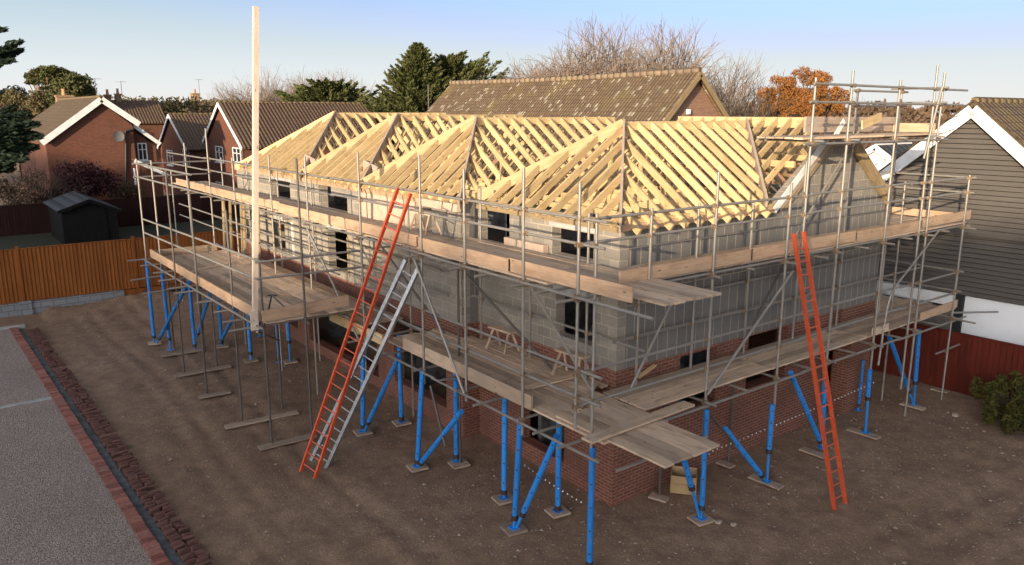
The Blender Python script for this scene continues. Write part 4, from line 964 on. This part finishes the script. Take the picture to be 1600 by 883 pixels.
b = MB(); q = at(1075,175,Y=yn+.3); b.box((q.x-.08,yn+.2,q.z-.1),(q.x+.08,yn+.34,q.z+.12)); b.tube((q.x,yn+.1,q.z-.3),(q.x,yn+.34,q.z-.3),.05); b.build('flue','white_paint',e)
q = at(669,132,X=16.5); tag(tube('roof_mast',(16.5,q.y,q.z-4),(16.5,q.y,q.z),.04,'dull_steel'),'thin mast standing in front of the big dark conifer','mast')

# timber clad house at the right
XC = 14.5; a = at(1528,165,X=XC); l = at(1375,276,X=XC); ry = 2*a.y-l.y-.1; sl = (a.z-l.z)/(l.y-a.y)
e = empty('clad_house',(XC,a.y,0),'house with dark grey weatherboards, white verge and white rendered lower wall at right','house')
xe = 24.0
def zroof(y): return a.z-.1-sl*abs(y-a.y)
b = MB(); b.prism([(ry+.25,2.52),(l.y-.25,2.52),(l.y-.25,zroof(l.y-.25)-.05),(a.y,a.z-.15),(ry+.25,zroof(ry+.25)-.05)],'X',XC+.08,xe-.3); b.build('wall','cladding',e)
b = MB(); z = 2.54
while z < a.z-.35:
    off = .0 if z < 4.45 else -.08; half = min(l.y-.25-a.y,(a.z-.3-z)/sl)
    y0_,y1_ = a.y-min(half,a.y-ry-.25),a.y+half; h2 = .126
    vs = [(XC+off-.05,y0_,z),(XC+off-.05,y1_,z),(XC+off-.0,y1_,z+h2),(XC+off-.0,y0_,z+h2),(XC+.10,y0_,z),(XC+.10,y1_,z),(XC+.10,y1_,z+h2),(XC+.10,y0_,z+h2)]
    b.add(vs,[(0,1,2,3),(4,7,6,5),(0,4,5,1),(3,2,6,7),(0,3,7,4),(1,5,6,2)]); z += .147
b.build('weatherboard','cladding',e)
b = MB(); b.box((XC-.13,ry+.3,4.38),(XC-.04,l.y-.3,4.47)); b.build('drip_board','cladding',e)
b = MB(); b.box((XC+.05,ry-4,0),(XC+.3,-.47,2.50)); b.build('render_wall','white_render',e)
b = MB(); b.box((XC-.02,-.455,.0),(XC+.12,-.22,2.52)); b.build('corner_post','dark_steelwork',e)
b = MB(); b.box((XC-.06,-.2,2.14),(XC+.05,l.y+.3,2.5)); b.build('fascia','white_paint',e)
b = MB(); b.box((XC+.1,-.2,0),(XC+.4,l.y+.3,2.0)); b.build('lower_wall','grey_wood',e)
for s_,yy in ((1,l.y+.12),(-1,ry-.12)):
    b = MB(); slab(b,(yy,zroof(yy)+.02),(a.y,a.z-.02),'X',XC-.28,xe,.16); b.build('roof','mossy_roof_tile',e)
    zz = zroof(yy); beam('barge_board',(XC-.33,yy,zz-.10),(XC-.33,a.y,a.z-.13),.05,.34,'white_paint',e,(1,0,0))
    beam('verge_strip',(XC-.3,yy,zz+.17),(XC-.3,a.y,a.z+.14),.1,.05,'ridge_moss',e,(1,0,0))
b = MB(); N = 22
for i in range(N): b.tube((XC-.25+i*(xe-XC)/N,a.y,a.z+.13),(XC-.25+(i+1)*(xe-XC)/N-.01,a.y,a.z+.12),.12,.13,n=8)
b.build('ridge','ridge_moss',e)

# roofs glimpsed between the gable and the clad house
q = at(1430,193,X=27); yy = q.y
e = empty('brown_roofed_house',(27,yy,0),'house with a brown tiled roof seen under the gable tower platform','house')
b = MB(); b.box((24.3,yy-3,0),(29.7,yy+8,q.z-2.3)); b.build('brick_wall','old_brick',e)
for s_ in (-1,1):
    b = MB(); slab(b,(27+s_*3.2,q.z-2.4),(27,q.z),'Y',yy-3.2,yy+8.2); b.build('roof','brown_roof_tile',e)
b = MB(); b.prism([(24.4,q.z-2.3),(29.6,q.z-2.3),(27,q.z-.2)],'Y',yy-2.95,yy+8); b.build('gable','old_brick',e)
g_ = at(1372,228,X=20.5)
e = empty('white_gabled_house',(20.5,g_.y,0),'small house with bright white gable edges below the brown tiled roof','house')
b = MB(); b.prism([(g_.y-1.3,0),(g_.y+1.3,0),(g_.y+1.3,g_.z-.9),(g_.y,g_.z-.12),(g_.y-1.3,g_.z-.9)],'X',20.5,23.0); b.build('wall','white_render',e)
for s_ in (-1,1):
    b = MB(); slab(b,(g_.y+s_*1.6,g_.z-1.08),(g_.y,g_.z-.05),'X',20.3,23.2,.1); b.build('roof','dark_slate' if s_ < 0 else 'brown_roof_tile',e)
    beam('barge_board',(20.25,g_.y+s_*1.6,g_.z-1.1),(20.25,g_.y,g_.z-.06),.05,.24,'white_paint',e,(1,0,0))
b = MB(); b.tube((20.3,g_.y,g_.z+.03),(23.2,g_.y,g_.z+.03),.06); b.build('ridge','white_paint',e)

# black shed behind the orange fence
Ys = 36.0; P = tf(Ys); a = P(139,312); l = P(91,330); r = P(186,328); yb = at(97,301,X=a.x).y; yb = min(max(yb,38.5),41)
e = empty('garden_shed',(a.x,Ys,1),'black timber garden shed with a grey felt roof behind the orange fence','shed')
b = MB(); b.prism([(l.x+.12,1.0),(r.x-.12,1.0),(r.x-.12,r.z-.03),(a.x,a.z-.08),(l.x+.12,l.z-.03)],'Y',Ys,yb-.15); b.build('wall','black_shed_wood',e)
for q in (l,r):
    b = MB(); s_ = 1 if q is r else -1; slab(b,(q.x+s_*.08,q.z-.03),(a.x,a.z),'Y',Ys-.2,yb,.06); b.build('roof','dark_slate',e)
    beam('barge_board',(q.x+s_*.06,Ys-.22,q.z-.06),(a.x,Ys-.22,a.z-.03),.03,.16,'black_shed_wood',e,(0,1,0))
b = MB(); b.box((a.x-.1,Ys-.05,1.0),(a.x+.75,Ys-.003,2.75)); b.build('door','black_shed_wood',e)
b = MB(); b.box((a.x-1.25,Ys-.03,1.9),(a.x-.45,Ys-.003,2.65)); b.build('shutter','black_shed_wood',e)

# ================================================================== trees
class Tree:
    def __init__(s): s.mb = MB(); s.tips = []
    def branch(s, p, d, L, r, depth, spread=.6, up=.15, n=6, kids=(2,4), taper=.55, ratio=.68, wob=.12):
        segs = 3 if depth > 1 else 2
        for i in range(segs):
            d = (d+Vector((random.gauss(0,wob),random.gauss(0,wob),random.gauss(0,wob)+up*.25))).normalized()
            q = p+d*L/segs; r2 = r*(1-(1-taper)/segs)
            s.mb.tube(p,q,r,r2,n=max(3,n),cap=False); p,r = q,r2
            if depth > 0 and i < segs-1 and random.random() < .75:
                a = random.uniform(0,6.28); t = Vector((math.cos(a),math.sin(a),0)); t = (t-d*t.dot(d)).normalized()
                s.branch(p,(d+t*spread*random.uniform(.7,1.4)+Vector((0,0,up))).normalized(),L*ratio*random.uniform(.6,1),r*.55,depth-1,spread,up,n-1,kids,taper,ratio,wob)
        if depth <= 0: s.tips.append(p); return
        for k in range(random.randint(*kids)):
            a = random.uniform(0,6.28); t = Vector((math.cos(a),math.sin(a),random.uniform(-.2,.2))); t = (t-d*t.dot(d)).normalized()
            s.branch(p,(d+t*spread*random.uniform(.5,1.2)+Vector((0,0,up))).normalized(),L*ratio*random.uniform(.7,1.15),r*.7,depth-1,spread,up,n-1,kids,taper,ratio,wob)
def bare_tree(base, height, label, mat='pale_bark', depth=5, trunk=.25, stems=1, spread=.6, rad=.2, group=None, twig=.012):
    e = empty('bare_tree',base,label,'tree',group); random.seed(hash(label) % 1000 if False else len(label)*7+int(height*10))
    tr = Tree(); tw = Tree()
    for k in range(stems):
        a = 6.28*k/stems+.4; lean = .0 if stems == 1 else .28
        tr.branch(Vector(base),Vector((lean*math.cos(a),lean*math.sin(a),1)).normalized(),height*trunk,rad,depth-2,spread,.12,8,(2,4),.72,.76,.15)
    for p in list(tr.tips):
        for j in range(2):
            d = Vector((p.x-base[0],p.y-base[1],(p.z-base[2])*.6)); d = (d.normalized()+Vector((random.gauss(0,.5),random.gauss(0,.5),random.gauss(.15,.35)))).normalized()
            tw.branch(p,d,height*trunk*.5,rad*.11+twig*.5,1,.6,.08,3,(2,3),.6,.72,.2)
    top = max(v[2] for v in tr.mb.v+tw.mb.v)-base[2]; k_ = height/top; B_ = Vector(base)
    for m in (tr.mb,tw.mb): m.v = [tuple(B_+(Vector(v)-B_)*k_) for v in m.v]
    tr.mb.build('trunk',mat,e,None,False); tw.mb.build('crown',mat,e,None,False); return e
def blob_leaves(blobs, n, shell=.55):
    """leaf centres scattered through several ellipsoids (c, (rx,ry,rz))"""
    vol = np.array([b[1][0]*b[1][1]*b[1][2] for b in blobs])**(2/3); cnt = (n*vol/vol.sum()).astype(int); out = []
    for (c,rr),k in zip(blobs,cnt):
        v = rng.normal(size=(k,3)); v /= np.linalg.norm(v,axis=1)[:,None]; r = shell+(1-shell)*rng.random(k)**.5; r *= (1+.18*rng.normal(size=k))
        out.append(np.array(c)+v*r[:,None]*np.array(rr))
    return np.concatenate(out)
def blob_tree(name, base, blobs, n, size, leaf, bark, label, cat='tree', trunk_r=.18, limbs=True, elong=1.3, group=None):
    e = empty(name,base,label,cat,group); b = MB(); base = Vector(base)
    mid = Vector(np.mean([q[0] for q in blobs],axis=0)); fork = base.lerp(mid,.45); b.tube(base,fork,trunk_r,trunk_r*.75,n=8)
    if limbs:
        for c,rr in blobs: 
            m1 = fork.lerp(Vector(c),.55)+Vector((random.gauss(0,.15),random.gauss(0,.15),.1)); b.tube(fork,m1,trunk_r*.5,trunk_r*.3,n=6); b.tube(m1,Vector(c)+Vector((0,0,rr[2]*.3)),trunk_r*.3,trunk_r*.1,n=6)
    b.build('trunk',bark,e,None,False); leaves('crown',leaf,blob_leaves(blobs,n),size,parent=e,elong=elong); return e
def blobs_in(c, r, k, br, flat=.8, seed=1):
    rr = random.Random(seed); out = []
    while len(out) < k:
        v = Vector((rr.uniform(-1,1),rr.uniform(-1,1),rr.uniform(-1,1)))
        if v.length < 1:
            s = br*rr.uniform(.65,1.25); out.append(((c[0]+v.x*r[0],c[1]+v.y*r[1],c[2]+v.z*r[2]),(s,s,s*flat)))
    return out
def conifer(base, h, rad, label, leaf='conifer_leaf', n=260, droop=.12, lean=(0,0), size=.2, per=75, low=.08, shape=.8, upsweep=.35, name='conifer'):
    """trunk with whorls of sprays; every spray a feathery fan of leaf faces on a real limb"""
    e = empty(name,base,label,'tree'); rr = random.Random(int(h*100)); base = Vector(base); b = MB()
    b.tube(base,base+Vector((lean[0]*.3,lean[1]*.3,h*.97)),h*.022,.03,n=8); pts = []; dirs = []
    for i in range(n):
        t = low+(1-low)*((i+.5)/n)**.85; a = i*2.39996+rr.gauss(0,.3); R_ = rad*(1-t)**shape*rr.uniform(.7,1.18)+.25
        d = Vector((math.cos(a)+lean[0]*.5*(1-t)*0,math.sin(a),upsweep*rr.uniform(.4,1.4))).normalized()
        o = base+Vector((lean[0]*.3*t,lean[1]*.3*t,h*t)); L = R_*(1+1.0*max(0,d.x*lean[0]+d.y*lean[1])); tip = o+d*L; tip.z += rr.uniform(-.05,.08)*L
        b.tube(o,tip,.02+.012*L,.008,n=4,cap=False)
        k = int(per*(.35+L/rad)); u = .25+.75*rng.random(k)**.7; width = (1.08-u)*.42*L
        side = Vector((-d.y,d.x,0)).normalized(); sv = rng.normal(size=k)*.5*width; up_ = -abs(sv)*.5+rng.normal(size=k)*.10*L*(1.1-u)+.12*L*u*u
        P_ = np.array(o)[None]+np.outer(u*L,np.array(d))+np.outer(sv,np.array(side)); P_[:,2] += up_
        pts.append(P_); dirs.append(np.tile(np.array(d+Vector((0,0,.15))),(k,1))+np.outer(sv/ (abs(width)+.01),np.array(side))*.8)
    b.build('trunk','bark',e,None,False); leaves('crown',leaf,np.concatenate(pts),size,parent=e,elong=1.7,droop=np.concatenate(dirs)); return e
# big conifer beyond the long roof
q = at(652,70,Y=52); conifer((q.x,52,0),q.z,8.2,'big broad green conifer standing behind the long pantile roof',n=460,size=.125,per=130,low=.15,shape=.95,upsweep=.45)
q = at(693,92,Y=54); conifer((q.x,54,0),q.z,6.6,'second darker conifer with long sprays reaching right over the pantile roof',leaf='conifer_leaf',n=200,size=.125,per=120,low=.38,shape=.62,upsweep=.5,lean=(.75,-.5))
q = at(512,130,Y=70); conifer((q.x,70,0),q.z-.2,9.5,'low spreading evergreen behind the long brown roof',n=150,size=.18,per=110,low=.45,shape=.55,upsweep=.3)
q = at(525,114,Y=86); bare_tree((q.x,86,0),q.z+1.2,'pale bare tree rising behind the low spreading evergreen',depth=6,rad=.22,trunk=.26)
q = at(410,118,Y=84); bare_tree((q.x,84,0),q.z+1.4,'bare tree behind the tall timber pole',depth=6,rad=.2,trunk=.25,stems=2,spread=.62)
for px,py,Xp,st,lb in [(905,28,33,2,'left of two big bare trees behind the pantile roof'),(1008,34,34,2,'right of two big bare trees behind the pantile roof'),(850,72,37,2,'low bare tree at the left end of the bare trees'),(955,46,38,2,'bare tree between and behind the two big bare trees')]:
    q = at(px,py,X=Xp); bare_tree((q.x,q.y,0),q.z+.3,lb,depth=6,rad=.32,trunk=.27,stems=st,spread=.6,mat='pale_bark')
for px,py,Xp,lb,m in [(1190,74,34,'tall bare tree left of the copper leaved tree','pale_bark'),(1120,88,36,'brownish bare tree behind the brick gable of the old house','bark'),(1155,98,33,'short bare tree just right of the old brick gable','bark'),(1350,150,48,'small bare tree behind the gable tower rails','bark')]:
    q = at(px,py,X=Xp); bare_tree((q.x,q.y,0),q.z,lb,depth=5,rad=.16,trunk=.25,stems=3,spread=.45,mat=m)
# copper leaved tree
q = at(1255,150,X=36); bl = []
rr_ = random.Random(12)
for k in range(130):
    u = rr_.uniform(-1,1); v = rr_.uniform(-1.15,1.0)*math.sqrt(max(.12,1-u*u*.85)); s_ = rr_.uniform(.16,.48)
    bl.append(((q.x+rr_.uniform(-1.3,1.3),q.y+u*2.3,q.z+v*1.8-.25),(s_,s_,s_*.9)))
blob_tree('copper_tree',(q.x,q.y,0),bl,32000,.055,'copper_leaf','bark','copper brown leaved tree behind the gable tower')
# umbrella pine and its darker neighbour at the left
q = at(84,122,Y=82); bl = []
for px,py,r_ in [(55,118,1.0),(68,112,1.2),(84,112,1.25),(100,117,1.1),(112,124,1.0),(62,127,.9),(78,124,1.0),(95,128,.9),(50,128,.6),(88,135,.7),(70,138,.5)]:
    p = at(px,py,Y=82+random.uniform(-2,2)); bl += [((p.x+rx*r_*.6,p.y,p.z+rz*r_*.3),(r_*.48,r_*.5,r_*.33)) for rx,rz in ((-.9,-.3),(0,.45),(.9,-.1))]
p = at(76,178,Y=82); blob_tree('umbrella_pine',(p.x+.3,82,0),bl,9500,.10,'pine_leaf','pine_bark','umbrella pine with a flat crown above the left roofs',trunk_r=.3)
bl = []
for px,py,r_ in [(112,138,1.3),(124,134,1.2),(132,146,1.0),(104,150,1.3),(120,150,1.4),(92,156,1.0)]:
    p = at(px,py,Y=76+random.uniform(-1,1)); bl.append(((p.x,p.y,p.z),(r_,r_,r_*.8)))
p = at(115,160,Y=76); blob_tree('evergreen_tree',(p.x,76,0),bl,8000,.15,'pine_leaf','bark','rounded dark evergreen right of the umbrella pine',trunk_r=.25)
for px,py,Yp,r_,lf,lb in [(18,150,95,1.6,'dark_conifer_leaf','small dark tree on the horizon at far left'),(40,158,88,1.9,'scrub_leaf','olive bushy tree left of the umbrella pine'),(66,160,80,1.7,'scrub_leaf','rough scrub tree in front of the umbrella pine trunk'),(28,178,70,1.8,'brown_scrub','brown scrub tree behind the near dark conifer')]:
    p = at(px,py,Y=Yp); bl = blobs_in((p.x,p.y,p.z-.6),(r_,r_,r_*.7),9,r_*.55,.8,px); blob_tree('bushy_tree',(p.x,Yp,0),bl,3500,.13,lf,'bark',lb,trunk_r=.15)
# near dark conifer leaning in from the left edge
def spray(name_pts):
    pts = []; dirs = []
    for a,c,k,wd in name_pts:
        a = np.array(a); c = np.array(c); d = c-a; L = np.linalg.norm(d); d /= L; u = rng.random(k); sd = np.cross(d,[0,0,1.]); sd /= np.linalg.norm(sd)
        s = rng.normal(size=k)*wd*(1.1-u); P_ = a+np.outer(u*L,d)+np.outer(s,sd); P_[:,2] += rng.normal(size=k)*wd*.55*(1.15-u)+.15*wd*np.sin(u*9); pts.append(P_); dirs.append(np.tile(d,(k,1)))
    return np.concatenate(pts),np.concatenate(dirs)
Yn = 27.5; tx = at(-75,200,Y=Yn).x
e = empty('cedar_tree',(tx,Yn,1.0),'near dark green conifer branches reaching in at the left edge','tree')
b = MB(); b.tube((tx,Yn,.9),(tx,Yn,13.5),.3,.06); sp = []
for (x0_,y0_),(x1_,y1_),k,wd in [((-70,110),(34,66),900,.28),((-70,125),(34,80),1100,.33),((-70,112),(22,96),700,.25),((-70,60),(8,48),450,.3),((-70,190),(45,180),1300,.42),((-70,205),(60,196),1500,.48),((-70,225),(64,214),1500,.5),((-70,240),(58,232),1400,.5),((-70,255),(40,250),1200,.45),((-70,215),(25,168),800,.4),((-70,270),(20,265),800,.4),((-60,195),(30,205),1200,.5),((-60,225),(40,240),1200,.5)]:
    p = at(x0_,y0_,Y=Yn); q = at(x1_,y1_,Y=Yn-random.uniform(.2,1.4)); sp.append((p,q,k,wd)); b.tube((tx,Yn,p.z-.2),q,.07,.015,n=5)
P_,D_ = spray(sp); b.build('trunk','bark',e,None,False); leaves('crown','dark_conifer_leaf',P_,.085,parent=e,elong=1.7,droop=D_)
# shrubs
for px,py,Yp,r_,lf,lb,n in [(137,276,42.9,1.5,'purple_leaf','dark purple shrub in front of the brick gable wall',5000),(75,298,43.5,1.0,'brown_scrub','leafless brown shrub left of the purple shrub',900),(25,285,43.2,1.3,'brown_scrub','leafless brown thicket behind the shed at far left',1300),(195,300,43.4,1.0,'brown_scrub','low brown shrub right of the purple shrub',1500)]:
    p = at(px,py,Y=Yp); bl = blobs_in((p.x,p.y,p.z-.3),(r_,.5,r_*.6),8,r_*.5,.8,px); blob_tree('garden_shrub',(p.x,Yp,.95),bl,n,.07,lf,'bark',lb,'shrub',trunk_r=.05)
for px,py,Yp,lb in [(45,255,43.0,'grey bare sapling behind the shed at far left'),(85,262,43.1,'grey bare sapling just behind the shed roof')]:
    p = at(px,py,Y=Yp); bare_tree((p.x,Yp,.95),p.z-.6,lb,depth=4,rad=.05,trunk=.28,stems=3,mat='bark')
for px,py,lb,r_ in [(1572,650,'yellow green bush by the red fence at the right edge, taller one',.62),(1590,680,'low dark green bush in front of the taller bush by the red fence',.5)]:
    p = at(px,py,X=11.75 if r_ > .6 else 11.2); rr_ = random.Random(px); bl = []
    for k in range(26):
        a_ = rr_.uniform(0,6.28); d_ = rr_.random()**.6*.75; hh = rr_.uniform(.25,1.0 if r_ > .6 else .6)*(1-.35*d_)*(1.25 if r_ > .6 else 1)
        bl.append(((p.x+d_*math.cos(a_),p.y+d_*1.15*math.sin(a_),hh),(.13,.13,.24)))
    blob_tree('green_bush',(p.x,p.y,0),bl,5200,.032,'bush_leaf','bark',lb,'bush',trunk_r=.03,elong=1.8)
# weeds along the fence foot
p = at(1440,590,Z=.1); 
# far woods
def wood_belt(name, pts, h0, h1, n, size, leaf, label, seed):
    r = np.random.default_rng(seed); C_ = []
    for (a,c) in zip(pts[:-1],pts[1:]):
        a = np.array(a,float); c = np.array(c,float); k = n//(len(pts)-1); u = r.random(k); base = a+np.outer(u,c-a)
        lobes = (np.sin(u*37+seed)+np.sin(u*91+2*seed)+np.sin(u*173))/3*.5+.5
        H_ = h0+(h1-h0)*lobes; z = H_*(1-.75*r.random(k)**2); C_.append(np.column_stack([base[:,0]+r.normal(size=k)*3,base[:,1]+r.normal(size=k)*3,z]))
    o = leaves(name,leaf,np.concatenate(C_),size,elong=1.1); tag(o,label,'woodland',None,'stuff'); return o
wood_belt('hedge_scrub',[(4,92),(12,94),(20,90)],7.8,9.8,9000,.22,'scrub_leaf','olive and brown scrub massed behind the brick houses',3)
wood_belt('hedge_scrub',[(-16,96),(-4,92),(4,90)],5,8.4,4000,.35,'brown_scrub','brown scrub massed below the umbrella pine',9)
wood_belt('far_wood',[(-70,330),(40,380),(160,360),(300,260),(370,120),(400,20)],6,13,16000,1.5,'brown_scrub','dark brown wooded skyline all along the horizon',5)
wood_belt('far_wood',[(55,50),(60,30),(66,14),(72,0)],6,8.6,5000,.35,'brown_scrub','brown woodland beyond the houses at right',8)
# unseen trees added behind the camera, heights shaped to shade the lower site
def shade_blocker(name, pts, label, seed, n=30000, size=.45):
    e = empty(name,(pts[0][0],pts[0][1],0),label,'hedge'); r = np.random.default_rng(seed); C_ = []; b = MB()
    for (x0_,y0_,h0),(x1_,y1_,h1) in zip(pts[:-1],pts[1:]):
        k = int(n*math.hypot(x1_-x0_,y1_-y0_)/80); u = r.random(k); H_ = h0+(h1-h0)*u+.08*np.sin(u*23+seed)+.06*np.sin(u*61)
        C_.append(np.column_stack([x0_+(x1_-x0_)*u+r.normal(size=k)*.7,y0_+(y1_-y0_)*u+r.normal(size=k)*.5,H_*(1-r.random(k)**1.25)]))
        # solid core of the added sun blocker
        m = 8
        for i in range(m):
            ua,ub = i/m,(i+1)/m; xa,ya,xb,yb_ = x0_+(x1_-x0_)*ua,y0_+(y1_-y0_)*ua,x0_+(x1_-x0_)*ub,y0_+(y1_-y0_)*ub; hh = h0+(h1-h0)*(ua+ub)/2-.5
            b.prism([(xa-.5,ya),(xb-.5,yb_),(xb+.5,yb_),(xa+.5,ya)],'Z',0,hh+random.uniform(-.3,.2))
    b.build('trunk','dark_conifer_leaf',e); leaves('crown','dark_conifer_leaf',np.concatenate(C_),size,parent=e)
XH = -130
shade_blocker('added_shade_row',[(XH,y,h) for y,h in [(-95,33.4),(-73,33.2),(-70.5,32.5),(-67,31.8),(-64.5,30.8),(-62,29.85),(-54.5,29.75),(-52.5,27.3),(-42,27.4),(-38,28.6),(-30,29.2),(2,29.4)]],'added unseen row of tall trees far behind the camera, shaped to shade the lower site',2,42000,.6)

# ================================================================== light
SD = Vector((-.902,-.431,0)).normalized(); EL = R(10.0)
sun = bpy.data.lights.new('sun','SUN'); so = bpy.data.objects.new('sun',sun); COL.objects.link(so)
sun.energy = 3.8; sun.angle = R(.5); sun.color = (1,.82,.58)
to = Vector((SD.x*math.cos(EL),SD.y*math.cos(EL),math.sin(EL)))
so.rotation_euler = to.to_track_quat('Z','Y').to_euler()
w = bpy.data.worlds.new('World'); sc.world = w; w.use_nodes = True
nt = w.node_tree
sky = nt.nodes.new('ShaderNodeTexSky'); sky.sky_type = 'NISHITA'; sky.sun_disc = False
sky.sun_elevation = EL; sky.sun_rotation = math.atan2(SD.x,SD.y); sky.altitude = 0; sky.air_density = .5; sky.dust_density = 3.0; sky.ozone_density = 2.2
hs = nt.nodes.new('ShaderNodeHueSaturation'); hs.inputs['Saturation'].default_value = .78
bg = nt.nodes['Background']; bg.inputs[1].default_value = .15
nt.links.new(sky.outputs[0], hs.inputs['Color']); 
# pale gradient added over the sky to lift the horizon and ambient light
tc = nt.nodes.new('ShaderNodeTexCoord'); sx = nt.nodes.new('ShaderNodeSeparateXYZ'); nt.links.new(tc.outputs['Generated'], sx.inputs[0])
cr = nt.nodes.new('ShaderNodeValToRGB'); nt.links.new(sx.outputs[2], cr.inputs[0]); el = cr.color_ramp.elements
HZ = [(0,(.475,.465,.445)),(.05,(.415,.445,.455)),(.14,(.24,.335,.405)),(.4,(.195,.215,.235)),(1,(.105,.118,.135))]
while len(el) < len(HZ): el.new(.5)
for e_,(p_,c_) in zip(el,HZ): e_.position = p_; e_.color = (*c_,1)
sc_ = nt.nodes.new('ShaderNodeMix'); sc_.data_type = 'RGBA'; sc_.blend_type = 'MULTIPLY'; sc_.inputs[0].default_value = 1; nt.links.new(cr.outputs[0], sc_.inputs[6]); sc_.inputs[7].default_value = (6.67,6.67,6.67,1)
lt = nt.nodes.new('ShaderNodeMix'); lt.data_type = 'RGBA'; lt.blend_type = 'LIGHTEN'; lt.inputs[0].default_value = 1
nt.links.new(hs.outputs[0], lt.inputs[6]); nt.links.new(sc_.outputs[2], lt.inputs[7]); nt.links.new(lt.outputs[2], bg.inputs[0])
sc.view_settings.view_transform = 'Standard'; sc.view_settings.look = 'None'; sc.view_settings.gamma = 1; sc.view_settings.exposure = .92
sc.cycles.max_bounces = 6
